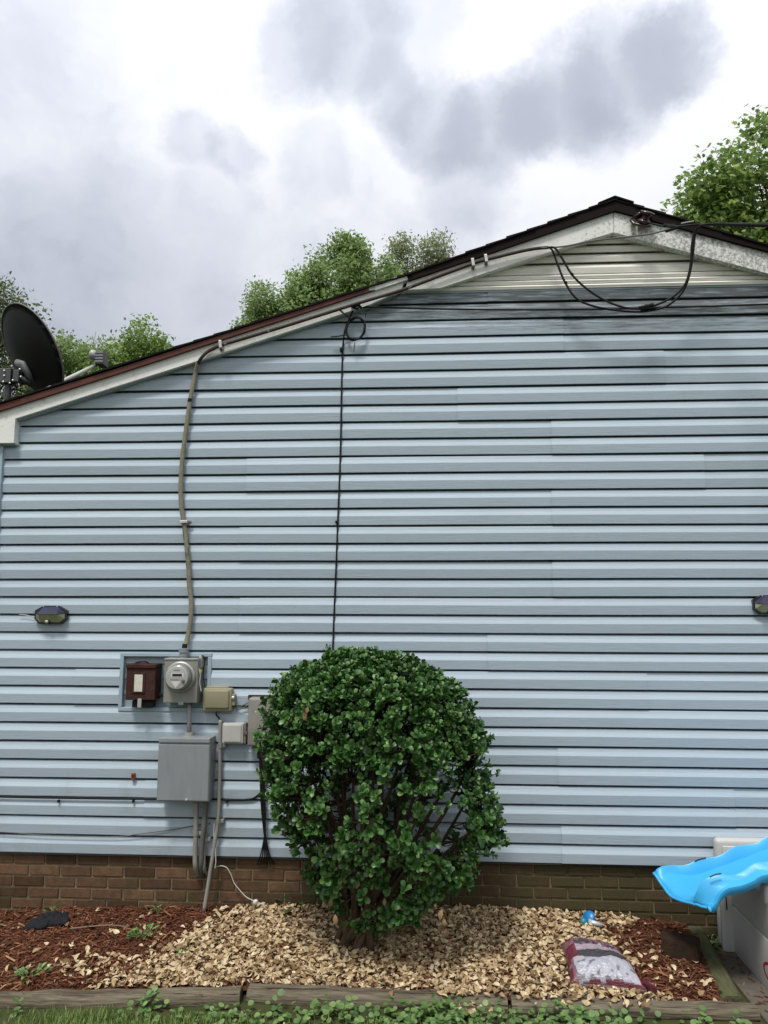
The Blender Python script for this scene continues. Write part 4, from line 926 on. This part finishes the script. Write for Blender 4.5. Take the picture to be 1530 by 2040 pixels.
# brown block
kb = onz(1350, 1872, .20); gz_ = bed_h(kb.x, kb.y)
bm = prism([(-.082,-.06),(-.082,.030),(-.10,.043),(.09,.043),(.105,.030),(.105,-.06)], -.075, .075)
bmesh.ops.bevel(bm, geom=bm.edges[:], offset=.008, segments=2, affect='EDGES')
bmesh.ops.rotate(bm, cent=(0,0,0), matrix=Matrix.Rotation(-.35, 3, 'Z')@Matrix.Rotation(.05, 3, 'Y'), verts=bm.verts); bmesh.ops.translate(bm, vec=(kb.x, kb.y-.03, gz_+.035), verts=bm.verts)
tag(fin(bm, 'paver_block', M['block']), 'dark brown paver block lying at the right end of the bed', 'paver')

# toy
ty = onz(1178, 1832, .215); tg = bed_h(ty.x, ty.y)
toy = thing('toy', 'small bright blue round toy with a silver handle by the brick wall', 'toy', (ty.x, ty.y, tg))
tcn_ = at(1174, 1828, ty.y)
child(lathe([(.008,-.026),(.027,-.022),(.033,-.012),(.028,-.009),(.028,-.004),(.037,0),(.038,.008),(.030,.016),(.010,.021)], tcn_, (-.5,-.55,.55), 20), 'disc', M['toyblue'], toy, True)
h0 = at(1172,1836,ty.y-.03); h1_ = at(1199,1843,ty.y-.04); h1_.z = max(h1_.z, bed_h(h1_.x,h1_.y)+.014)
child(tube([h0, h1_], [.016,.013], 12), 'handle', M['toygrey'], toy, True)
child(lathe([(.006,-.02),(.018,-.012),(.020,0),(.016,.014),(.005,.02)], at(1162,1836,ty.y-.03), (.2,-.3,1), 12), 'bulb', M['toyteal'], toy, True)

# black fabric scrap
bm = bmesh.new(); c = onz(100, 1838, .15); nn = 22; g = []
for j in range(nn+1):
    for i in range(nn+1):
        u, v = i/nn*2-1, j/nn*2-1; r = (1-.45*mnoise.noise(Vector((math.cos(math.atan2(v,u))*1.7, math.sin(math.atan2(v,u))*1.7, 3))))/max(1, math.hypot(u,v))
        x = c.x+u*.125*r; y = c.y-.02+v*.075*r+.02*u
        e = max(0, 1-u*u)*max(0, 1-v*v)
        z = bed_h(x, y)+.006+e**.6*(.030+.055*abs(mnoise.noise(Vector((u*3.2, v*2.6, 7))))+.045*abs(mnoise.noise(Vector((u*7, v*6, 1)))))
        g.append(bm.verts.new((x, y, z)))
for j in range(nn):
    for i in range(nn): a = j*(nn+1)+i; bm.faces.new((g[a], g[a+1], g[a+nn+2], g[a+nn+1]))
o = fin(bm, 'black_fabric', M['cloth'], None, True); tag(o, 'crumpled black fabric scrap on the mulch at the left', 'fabric'); md = o.modifiers.new('thick','SOLIDIFY'); md.thickness = .003
# stick on the mulch
stc = thing('stick', 'thin pale twig lying on the red mulch near the black fabric', 'twig', onz(185,1845,.16))
child(tube(smoothpath([onz(140,1850,.165), onz(175,1846,.17), onz(222,1843,.17), onz(255,1847,.165)]), .003, 6), 'twig', mat('twig', (.22,.17,.12), .9, .2), stc)

# ================================================================== SHRUB
OUT = [(1293,690,745),(1303,640,800),(1320,598,852),(1350,558,905),(1400,538,937),(1470,513,970),(1520,510,975),(1550,516,995),(1600,523,1012),(1650,552,1000),(1700,572,975),(1740,600,945),(1780,638,905),(1812,662,850),(1850,688,800)]
OZ = np.array([at(700, y, -.5).z for y, a, b in OUT])[::-1]-.022; OXL = np.array([at(a, y, -.5).x for y, a, b in OUT])[::-1]+.062; OXR = np.array([at(b, y, -.5).x for y, a, b in OUT])[::-1]-.062
OXL = OXL-np.where(OZ > 1.3, .030, 0.0); OXR = OXR+np.where(OZ > 1.3, .030, 0.0)
def section(z):
    xl, xr = np.interp(z, OZ, OXL), np.interp(z, OZ, OXR); a = (xr-xl)/2; b = min(a*.62, .40); return (xl+xr)/2, a, b
SY = -.485
shr = thing('shrub', 'rounded dark green leafy shrub growing against the siding', 'shrub', (-.45,-.38,bed_h(-.45,-.38)))
def lobe_d(P):
    out = []
    for p in P:
        cx_, a, b = section(p[2]); out.append(math.hypot((p[0]-cx_)/max(a,.02), (p[1]-SY)/max(b,.02)))
    return np.array(out)
pts, nrmv = [], []
while len(pts) < 4300:
    z = RNG.uniform(OZ[0], OZ[-1]+.0)
    if RNG.random() < .20: z = RNG.uniform(1.55, OZ[-1])
    ph_ = RNG.uniform(0, 2*math.pi); cx_, a, b = section(z)
    f = 1-RNG.normal(.02, .075) if RNG.random() < .8 else RNG.uniform(.4,.92)
    if z > 1.6: f = math.sqrt(RNG.random()) if RNG.random() < .6 else f
    if RNG.random() > (a*1.3+.25): continue
    p = np.array([cx_+a*f*math.cos(ph_), SY+b*f*math.sin(ph_), z])
    p += (.03 if z > 1.2 else .06)*np.array([mnoise.noise(Vector(p*5)), mnoise.noise(Vector(p*5+np.array([9,0,0]))), mnoise.noise(Vector(p*5+np.array([0,9,0])))])
    if p[1] > -.035 or p[2] < bed_h(p[0], p[1])+.05: continue
    if mnoise.noise(Vector((p[0]*5.5, p[1]*5.5, p[2]*5.5+3))) < (-.30 if p[2] > 1.25 else -.12) and RNG.random() < .8: continue
    front = p[1] < SY
    if p[2] < 1.22 and RNG.random() < .44: continue
    if p[2] < .70 and RNG.random() < .20: continue
    g1_ = ((p[0]-.085)/.13)**2+((p[2]-.87)/.16)**2            # window to the siding at the lower right
    if g1_ < 1 and RNG.random() < .93: continue
    if p[2] < .62 and p[0] < -.28 and p[0] > -.52 and RNG.random() < .7: continue
    if front and .62 < p[2] < 1.18 and RNG.random() < .42*max(0, 1-((p[0]+.30)/.42)**2): continue
    dz_ = .01; a2 = section(z+dz_)[1]; slope = -(a2-a)/dz_ if z < OZ[-1]-.02 else 4
    n = np.array([math.cos(ph_)/max(a,.05), math.sin(ph_)/max(b,.05), 0]); n = n/np.linalg.norm(n)+np.array([0,0,np.clip(slope,-.6,3)]); n /= np.linalg.norm(n); pts.append(p); nrmv.append(n)
for _ in range(70):                                              # shoots that stand out of the outline
    k = RNG.integers(len(pts)); q, n = pts[k], nrmv[k]
    if q[1] > -.25: continue
    up = unit((n+np.array([0,0,.5]))[None])[0]; l = RNG.uniform(.02,.06)
    for f in (.5, 1.0): pts.append(q+up*l*f+RNG.normal(0,.006,3)); nrmv.append(up)
pts = np.array(pts); nrmv = np.array(nrmv)
LO, LD, LN, LL = [], [], [], []
for p, n in zip(pts, nrmv):
    axd = unit((n*.75+np.array([0,-.10,.55])+RNG.normal(0,.28,3))[None])[0]; kk = RNG.integers(5, 8); ph0 = RNG.uniform(0, 6.28)
    s = np.cross(axd, [0.2,0.1,.97]); s /= np.linalg.norm(s); u = np.cross(axd, s)
    sz = RNG.uniform(.024,.046)*(1.18 if p[2] < 1.0 else (1.10 if p[2] < 1.3 else 1.0))
    for q in range(kk):
        a = ph0+q*2.4; out = s*math.cos(a)+u*math.sin(a); tilt = RNG.uniform(.5,1.15) if q > 1 else RNG.uniform(.2,.55)
        d = axd*math.cos(tilt)+out*math.sin(tilt); nn_ = axd*math.sin(tilt)-out*math.cos(tilt)+RNG.normal(0,.22,3)
        LO.append(p-axd*.004*q); LD.append(d); LN.append(nn_); LL.append(sz*RNG.uniform(.75,1.12))
LO, LD, LN, LL = map(np.array, (LO, LD, LN, LL))
# the 300 leaves that show largest: nearest the viewer on the outer front, facing out
vis = lobe_d(LO+LD*LL[:,None]*.5); score = -LO[:,1]*1.0+.25*np.clip(vis-.9, -.5, .3)+.15*np.abs(unit(LN)[:,1])+LL*4
vm = (vis > .93); order = np.argsort(-(score+np.where(vm, 1, 0))); sel = order[:300]; rest = order[300:]
leaf_objects(LO[sel], LD[sel], LN[sel], LL[sel], [LEAF_OB], 'leaf', M['bushleaf'], shr)
Vv, Ff = leaves(LO[rest], LD[rest], LN[rest], LL[rest], LEAF_OB)
fo = link('foliage', setmesh('foliage', Vv, Ff), M['bushleaf']); put(fo, shr); fo['kind'] = 'stuff'
# stems
nodes = []
def stem(p0, p1, r0, r1, bend, nm='stem', seg=9):
    p0, p1 = Vector(p0), Vector(p1); P = []; R = []
    o1 = Vector((random.uniform(-1,1), random.uniform(-.6,.6), 0))*bend
    for i in range(seg+1):
        t = i/seg; p = p0.lerp(p1, t); w = math.sin(math.pi*t); p = p+o1*w+Vector((mnoise.noise(Vector((t*4,p0.x*9,1))), mnoise.noise(Vector((t*4,p0.x*9,5))), 0))*.035*w
        P.append(p); R.append(r0+(r1-r0)*t); nodes.append((p.x,p.y,p.z))
    return child(tube(P, R, 8), nm, M['bark'], shr, True)
bs0 = (-.45,-.38)
targets = [(-.62,-.55,1.2),(-.75,-.40,.95),(-.25,-.52,1.2),(-.48,-.32,1.4),(-.12,-.30,1.15),(.0,-.48,1.2),(-.36,-.56,1.0),(.20,-.40,1.1),(.30,-.44,.85),(-.50,-.45,1.25),(-.32,-.42,1.35),(-.70,-.45,1.15),(-.15,-.40,1.25),(.05,-.40,1.15),(.24,-.36,.98),(-.85,-.45,1.0),(-.42,-.55,1.1),(-.05,-.50,.98),(-.60,-.36,1.3),(.16,-.45,.72),(-.2,-.3,1.4),(.12,-.34,1.05),(-.33,-.36,1.1),(-.55,-.5,.9)]
for i, tg_ in enumerate(targets):
    bx, by = bs0[0]+random.uniform(-.10,.14), bs0[1]+random.uniform(-.06,.10)
    stem((bx, by, bed_h(bx,by)-.02), tg_, random.uniform(.014,.026), .007, .06 if i > 4 else .04)
NA = np.array(nodes)
bm = bmesh.new()
for p, n in zip(pts[::1], nrmv[::1]):
    low = NA[NA[:,2] < p[2]+.03]
    if len(low) == 0: low = NA
    dd = np.linalg.norm(low-p, axis=1)+RNG.uniform(0,.06,len(low)); q = low[np.argmin(dd)]
    a, b = Vector(q), Vector(p); m_ = a.lerp(b, .5)+Vector((RNG.normal(0,.02), RNG.normal(0,.02), -.02))
    if (b-a).length > .34: continue
    tube([a, a.lerp(m_,.6)+(m_-a)*.1, m_.lerp(b,.3), b], [.0038,.0034,.0028,.0022], 4, bm, caps=False)
tw_ = child(bm, 'twigs', M['bark'], shr, True); tw_['kind'] = 'stuff'
# a few dead leaves caught in the shrub
dl_px = [(738,1640),(716,1752),(613,1408),(606,1420),(725,1478),(766,1790),(880,1812),(884,1830),(888,1850),(835,1722),(668,1822),(660,1790)]
for (x, y) in dl_px:
    p = at(x, y, -.80 if y < 1700 else -.72)
    d = Vector((random.uniform(-.4,.4), -.2, -1)); leaf_objects(np.array([p]), np.array([d]), np.array([(random.uniform(-.4,.4),-1,.1)]), np.array([random.uniform(.035,.052)]), [LEAF_OV], 'dead_leaf', M['deadleaf'], shr)

# a low sprig of the same shrub at its left foot
def sprig(name, label, p, n, size, m, tpl, spread=.05, h=.08, cat='plant'):
    z = bed_h(p.x, p.y) if p.y > -.85 and p.x < 1.52 else .062
    t = thing(name, label, cat, (p.x, p.y, z)); O, D, Nn, L = [], [], [], []
    for q in range(n):
        a = RNG.uniform(0, 6.28); r = spread*math.sqrt(RNG.random()); o = np.array([p.x+r*math.cos(a), p.y+r*math.sin(a), z+.008+h*RNG.random()*(1-r/spread*.5)])
        d = np.array([math.cos(a), math.sin(a), RNG.uniform(-.1,.9)]); O.append(o); D.append(d); Nn.append(np.array([-.4*math.cos(a), -.4*math.sin(a)-.3, 1])+RNG.normal(0,.2,3)); L.append(size*RNG.uniform(.7,1.2))
    Vv, Ff = leaves(np.array(O), np.array(D), np.array(Nn), np.array(L), tpl)
    o = link('leaves', setmesh('leaves', Vv, Ff), m); put(o, t); o['kind'] = 'stuff'
    bm = bmesh.new()
    for q in range(0, n, 2): tube([Vector((p.x, p.y, z)), Vector(O[q])], .0016, 4, bm, caps=False)
    so_ = child(bm, 'stems', m, t)
    return t
sprig('sprout', 'small dark glossy sprout on the leaves left of the shrub', onz(592,1808,.2), 16, .05, M['bushleaf'], LEAF_OB, .09, .10)
wx_ = onz
sprig('weed', 'low green weed on the red mulch, middle of the left part', onz(283,1863,.16), 34, .026, M['clover'], LEAF_OV, .085, .045)
sprig('weed', 'feathery grey green weed in the front left mulch', onz(58,1944,.11), 30, .034, M['clover'], LEAF_OV, .09, .04)
sprig('weed', 'small green weed at the upper edge of the leaf litter', onz(315,1818,.19), 8, .034, M['clover'], LEAF_OV, .025, .05)
sprig('weed', 'small green weed among fallen leaves left of the shrub', onz(372,1897,.15), 16, .026, M['clover'], LEAF_OV, .05, .04)
sprig('weed', 'green weeds between the mossy timber and the white panels', onz(1412,1852,.15), 40, .034, M['clover'], LEAF_OV, .085, .05)
sprig('weed', 'tiny weed by the brick wall behind the black fabric', onz(105,1816,.16), 10, .024, M['clover'], LEAF_OV, .04, .03)

# ================================================================== MULCH CHIPS, LITTER, GRASS
n = 22000; X = RNG.uniform(-3.4, 1.47, n); Y = np.array([RNG.uniform(yfront(x)+.045, .015) for x in X]); Z = np.array([bed_h(x, y) for x, y in zip(X, Y)])
a = RNG.uniform(0, 6.28, n); D = np.stack([np.cos(a), np.sin(a), np.clip(RNG.normal(0,.2,n),-.4,.4)], 1); Nn = np.stack([RNG.normal(0,.35,n), RNG.normal(0,.35,n), np.ones(n)], 1)
CHIP = (np.array([(0,-.08,0),(0,.08,.02),(1,.06,.03),(1,-.07,0),(.5,0,.09)]), np.array([(0,1,4),(1,2,4),(2,3,4),(3,0,4)]))
Vv, Ff = leaves(np.stack([X, Y, Z+RNG.uniform(-.002,.012,n)], 1), D, Nn, np.minimum(RNG.gamma(3., .0095, n)+.011, .065), CHIP)
o = link('mulch_chips', setmesh('mulch_chips', Vv, Ff, False), M['chip']); tag(o, 'red brown shredded bark mulch covering the bed', 'mulch', kind='stuff')
# pale fallen leaves
def litter_density(x, y):
    xl = -1.22+(y+.05)*.62+.10*mnoise.noise(Vector((y*4, 0, 2)))          # left border, running forward to the left
    xr = 1.02+.05*mnoise.noise(Vector((y*5, 3, 2)))
    if y > -.16: xr = 0.98
    e = min((x-xl)/.12, (xr-x)/.10)
    d = 1/(1+math.exp(-3*e)) if abs(e) < 8 else (1 if e > 0 else 0)
    d *= .80+.35*mnoise.noise(Vector((x*2.5, y*4, 6)))
    d = max(d, .012)
    if (x-1.10)**2/.10**2+(y+.045)**2/.06**2 < 1: d = .8
    if x > 1.0 and y < -.3: d = max(d, .07)
    if (x-.98)**2/.22**2+(y+.74)**2/.07**2 < 1: d = .9
    if (x+1.75)**2/.30**2+(y+.62)**2/.10**2 < 1: d = max(d, .22)
    return d
O = []
while len(O) < 11500:
    x = RNG.uniform(-3.1, 1.45); y = RNG.uniform(yfront(x)+.03, .01)
    if RNG.random() > litter_density(x, y): continue
    O.append((x, y, bed_h(x, y)+RNG.uniform(.004,.028)))
# leaves spilling over and in front of the timbers
for _ in range(300):
    q = RNG.random()
    if q < .42: x = RNG.normal(.16,.08); y = RNG.uniform(-.93,-.70); z = .118 if y > -.83 else RNG.uniform(.04,.10)
    elif q < .8: x = RNG.uniform(-1.2,1.2); y = RNG.uniform(-1.05,-.87); z = .04
    else: x = RNG.uniform(.4,1.1); y = RNG.uniform(-.86,-.72); z = .112
    O.append((x, y, z+RNG.uniform(0,.01)))
O = np.array(O); n = len(O); a = RNG.uniform(0, 6.28, n)
D = np.stack([np.cos(a), np.sin(a), RNG.normal(0,.32,n)], 1); Nn = np.stack([RNG.normal(0,.55,n), RNG.normal(-.15,.55,n), np.ones(n)], 1); L = RNG.uniform(.026,.048,n)
O = O-unit(D)*L[:,None]*.5
sc_ = -O[:,1]+L*6+O[:,2]*2; order = np.argsort(-sc_); sel = order[:300]; rest = order[300:]
leaf_objects(O[sel], D[sel], Nn[sel], L[sel], [LEAF_DRY, LEAF_DRY2, LEAF_OV], 'dry_leaf', M['litter'], bed)
h_ = len(rest)//3
parts = [leaves(O[rest[i::3]], D[rest[i::3]], Nn[rest[i::3]], L[rest[i::3]], tp_) for i, tp_ in enumerate((LEAF_DRY, LEAF_DRY2, LEAF_OV))]
Vv = np.concatenate([p[0] for p in parts]); offs = np.cumsum([0]+[len(p[0]) for p in parts[:-1]]); Ff = np.concatenate([p[1]+o_ for p, o_ in zip(parts, offs)])
o = link('leaf_litter', setmesh('leaf_litter', Vv, Ff), M['litter']); tag(o, 'pale tan fallen leaves heaped under the shrub', 'fallen leaves', kind='stuff')
# grass
BLADE = (np.array([(0,-.045,0),(0,.045,0),(.55,.035,.03),(.55,-.035,.03),(1,0,-.06)]), np.array([(0,1,2,3),(3,2,4,4)]))
n = 64000; X = RNG.uniform(-3.4, 3.0, n); Y = -.93-RNG.gamma(1.7, .30, n)
keep = np.array([(mnoise.noise(Vector((x*2.2, y*3, 0)))+.55-(.9 if y > -.99 else 0)-(.30 if x > -.6 and y > -1.06 else 0)) > RNG.random()*.9-.1 for x, y in zip(X, Y)])&~((X > 1.56)&(Y > -2.6))
X, Y = X[keep], Y[keep]; n = len(X); a = RNG.uniform(0, 6.28, n); le = RNG.uniform(.15,.8,n)
D = np.stack([np.cos(a)*le, np.sin(a)*le, np.ones(n)], 1); Nn = np.stack([-np.cos(a), -np.sin(a), .3*np.ones(n)], 1)
V4, F4 = leaves(np.stack([X, Y, np.full(n,.050)], 1), D, Nn, RNG.uniform(.022,.06,n), (BLADE[0], np.array([(0,1,2),(0,2,3),(3,2,4)])))
o = link('grass', setmesh('grass', V4, F4, False), M['grass']); tag(o, 'short green grass blades in front of the timbers', 'grass', kind='stuff')
# ground ivy along the timbers
LEAF_RND = (np.array([(0,0,0),(.15,-.42,.05),(.55,-.52,.08),(.95,-.28,.04),(1.0,0,0),(.95,.28,.04),(.55,.52,.08),(.15,.42,.05),(.5,0,-.03)]), np.array([(8,0,1),(8,1,2),(8,2,3),(8,3,4),(8,4,5),(8,5,6),(8,6,7),(8,7,0)]))
O = []
clumps = [(-1.40,-.93,.10,50),(-.75,-.95,.05,18),(-.50,-.92,.10,40),(-.38,-.98,.12,50),(-.18,-.92,.06,24),(-.05,-.98,.12,80),(.03,-.90,.10,80),(.12,-.98,.12,70),(.3,-.97,.10,50),(.62,-.94,.16,90),(.85,-.96,.12,60),(1.25,-.95,.06,24),(1.45,-.93,.05,22),(-1.0,-1.0,.3,60),(.4,-1.05,.6,220),(-.6,-1.08,.5,110),(-2.0,-.98,.04,10)]
for cx_, cy_, r_, k_ in clumps:
    for _ in range(k_):
        x, y = cx_+RNG.normal(0, r_*.6), cy_+RNG.normal(0, .035+r_*.15)
        if y > -.875: y = -.875-RNG.random()*.03
        hh = .085*math.exp(-((x-cx_)**2)/(r_*r_+1e-4)) if r_ < .2 else .03
        O.append((x, y, .058+hh*RNG.random()))
O = np.array(O); n = len(O); a = RNG.uniform(0,6.28,n)
Vv, Ff = leaves(O, np.stack([np.cos(a), np.sin(a), RNG.normal(.1,.2,n)],1), np.stack([RNG.normal(0,.3,n), RNG.normal(-.35,.3,n), np.ones(n)],1), RNG.uniform(.018,.034,n), LEAF_RND)
o = link('ground_ivy', setmesh('ground_ivy', Vv, Ff), M['clover']); tag(o, 'round leaved creeping weeds along the front of the timbers', 'weeds', kind='stuff')
# debris on the concrete
n = 60; X = RNG.uniform(1.62,1.78,n); Y = RNG.uniform(-1.1,-.1,n); a = RNG.uniform(0,6.28,n)
Vv, Ff = leaves(np.stack([X,Y,np.full(n,.072)],1), np.stack([np.cos(a),np.sin(a),np.zeros(n)],1), np.stack([RNG.normal(0,.2,n),RNG.normal(0,.2,n),np.ones(n)],1), RNG.uniform(.02,.05,n), CHIP)
o = link('path_debris', setmesh('path_debris', Vv, Ff, False), M['chip']); tag(o, 'scattered mulch chips on the concrete path', 'mulch', kind='stuff')

# ================================================================== TREES BEHIND
def tree(name, label, base, lobes, ncl, per, size, m, tpl, cl_r, bark='treebark', trunk_r=.16):
    t = thing(name, label, 'tree', base, 'trees behind the house'); b = Vector(base)
    top_ = max(c[2]+r[2] for c, r in lobes); ctr = np.mean([c for c, r in lobes], axis=0)
    bm = bmesh.new()
    hub = Vector((b.x+(ctr[0]-b.x)*.35, b.y+(ctr[1]-b.y)*.35, ctr[2]*.55))
    tube(smoothpath([b-Vector((0,0,.1)), b.lerp(hub,.5)+Vector((.15,.1,0)), hub, Vector(ctr)]), None or [trunk_r*(1-.8*i/18) for i in range(19)], 10, bm)
    lobes = list(lobes)
    for _ in range(4*len(lobes)):                                  # small outlying clumps break the outline
        c, r = lobes[RNG.integers(len(lobes))]; d = RNG.normal(size=3); d /= np.linalg.norm(d)
        lobes.append((np.array(c)+np.array(r)*d*RNG.uniform(.85,1.08), np.array(r)*RNG.uniform(.18,.38)))
    O, D, Nn, L = [], [], [], []
    vols = np.array([np.prod(r)**.67 for c, r in lobes]); vols = vols/vols.sum(); k = 0
    while k < ncl:
        i = RNG.choice(len(lobes), p=vols); c, r = map(np.array, lobes[i]); d = RNG.normal(size=3); d /= np.linalg.norm(d)
        p = c+r*d*RNG.uniform(.25,1)**.5
        if mnoise.noise(Vector(p*1.1/ (cl_r*3.2))) < -.10: continue
        k += 1
        q = p+np.clip(RNG.normal(0, cl_r, (per,3)), -1.7*cl_r, 1.7*cl_r); O.append(q); a = RNG.normal(0,1,(per,3))+unit((q-c)/r)*.9+np.array([0,0,-.25]); D.append(a)
        Nn.append(np.stack([RNG.normal(0,.6,per), RNG.normal(-.35,.6,per), RNG.normal(.9,.4,per)],1)); L.append(size*RNG.uniform(.65,1.25,per))
        if k % 5 == 0: 
            s_ = hub.lerp(Vector(ctr), RNG.random()); e_ = Vector(p); mid_ = s_.lerp(e_, .5)+Vector((0,0,-.12))
            tube([s_, mid_, e_], [trunk_r*.22, trunk_r*.12, trunk_r*.04], 5, bm, caps=False)
    child(bm, 'trunk', M[bark], t, True)
    Vv, Ff = leaves(np.concatenate(O), np.concatenate(D), np.concatenate(Nn), np.concatenate(L), tpl)
    o = link('crown', setmesh('crown', Vv, Ff), m); put(o, t); o['kind'] = 'stuff'
    return t
MAPLE3 = (LEAF_MAPLE[0], LEAF_MAPLE[1][:, :3])
tree('maple_tree', 'large green broad leaved tree rising beyond the right roof slope', (8.2, 11.2, 0),
     [((7.75,11,10.85),(1.75,1.8,1.70)), ((6.35,10.9,10.75),(.85,1.0,.85)), ((5.75,10.8,10.55),(.62,.7,.55)), ((6.5,10.9,9.6),(1.0,1.1,.8)), ((7.6,10.8,9.3),(1.4,1.3,.9)), ((9.4,11.2,10.4),(1.8,1.8,1.9))], 760, 36, .125, M['maple'], MAPLE3, .19)
tree('maple_tree', 'bushy green tree above the middle of the left roof slope', (-3.2, 20.5, 0),
     [((-2.95,20,13.15),(1.2,1.4,1.4)), ((-2.6,20,13.9),(.5,.7,.75)), ((-4.25,20,12.65),(.65,.9,.85)), ((-1.7,20,13.0),(.75,.9,.9)), ((-3.2,20,11.4),(2.0,1.8,1.4))], 800, 32, .125, M['farleaf'], LEAF_FAR, .16)
tree('young_tree', 'small pointed green tree left of the bushy one above the roof', (-5.6, 20.2, 0), [((-5.55,20,12.35),(.62,.7,.72)), ((-5.55,20,11.4),(.85,.8,.8))], 230, 38, .095, M['farleaf'], LEAF_FAR, .18)
tree('pale_tree', 'pale sparse tree top just above the upper left roof slope', (.1, 23.2, 0), [((-.25,23,15.3),(1.05,.9,.75)), ((.35,23,15.6),(.6,.6,.55)), ((-1.35,23,14.7),(.55,.6,.55)), ((-.2,23,14.2),(1.3,1.0,.7))], 300, 30, .10, M['paleleaf'], LEAF_FAR, .20)
tree('oak_tree', 'tall dark leaved tree at the left edge behind the dish', (-12.0, 14.2, 0), [((-11.6,14,9.9),(.85,.9,1.0)), ((-10.75,14,9.75),(.45,.6,.42)), ((-11.2,14,8.7),(1.0,1.0,1.0)), ((-11.2,14,7.5),(1.5,1.2,1.2)), ((-12.6,14,9.4),(1.1,1.1,1.4))], 480, 30, .095, M['darkleaf'], LEAF_FAR, .17)
tree('leafy_bush_tree', 'dense mid green tree right behind the dish', (-9.8, 14.6, 0), [((-9.75,14.5,8.55),(.75,.8,.62)), ((-9.2,14.5,8.3),(.6,.7,.6)), ((-9.6,14.5,7.4),(1.4,1.0,1.0))], 330, 30, .095, M['farleaf'], LEAF_FAR, .16)
tree('young_tree', 'bright green tree above the roof edge right of the dish', (-7.8, 14.4, 0), [((-8.2,14,8.45),(.65,.8,.62)), ((-7.35,14,8.75),(.45,.6,.62)), ((-7.0,14,8.45),(.40,.5,.5)), ((-7.7,14,7.6),(1.4,1.0,.9))], 380, 30, .10, M['maple'], LEAF_FAR, .16)
# bare twigs
bt = thing('bare_tree', 'leafless grey twigs between the dish and the green trees', 'tree', (-10.0, 15.2, 0), 'trees behind the house')
bm = bmesh.new(); b0 = Vector((-10.0, 15.2, 0)); tube([b0, Vector((-10.0,15.2,4)), Vector((-9.9,15.2,7.6))], [.10,.07,.04], 8, bm)
for q in range(26):
    s_ = Vector((-10.4+q*.05+random.uniform(-.1,.1), 15.2+random.uniform(-.3,.3), 7.4)); e_ = s_+Vector((random.uniform(-.35,.6), random.uniform(-.2,.2), random.uniform(1.3,2.35)))
    tube([Vector((-9.9,15.2,7.0)), s_, s_.lerp(e_,.5)+Vector((.04,0,0)), e_], [.03,.018,.011,.005], 4, bm, caps=False)
    for k in range(2):
        f_ = random.uniform(.4,.8); a_ = s_.lerp(e_, f_); tube([a_, a_+Vector((random.uniform(-.3,.3),0,random.uniform(.2,.5)))], [.008,.004], 4, bm, caps=False)
child(bm, 'trunk', mat('grey_twig', (.16,.15,.15), .9, .2), bt)
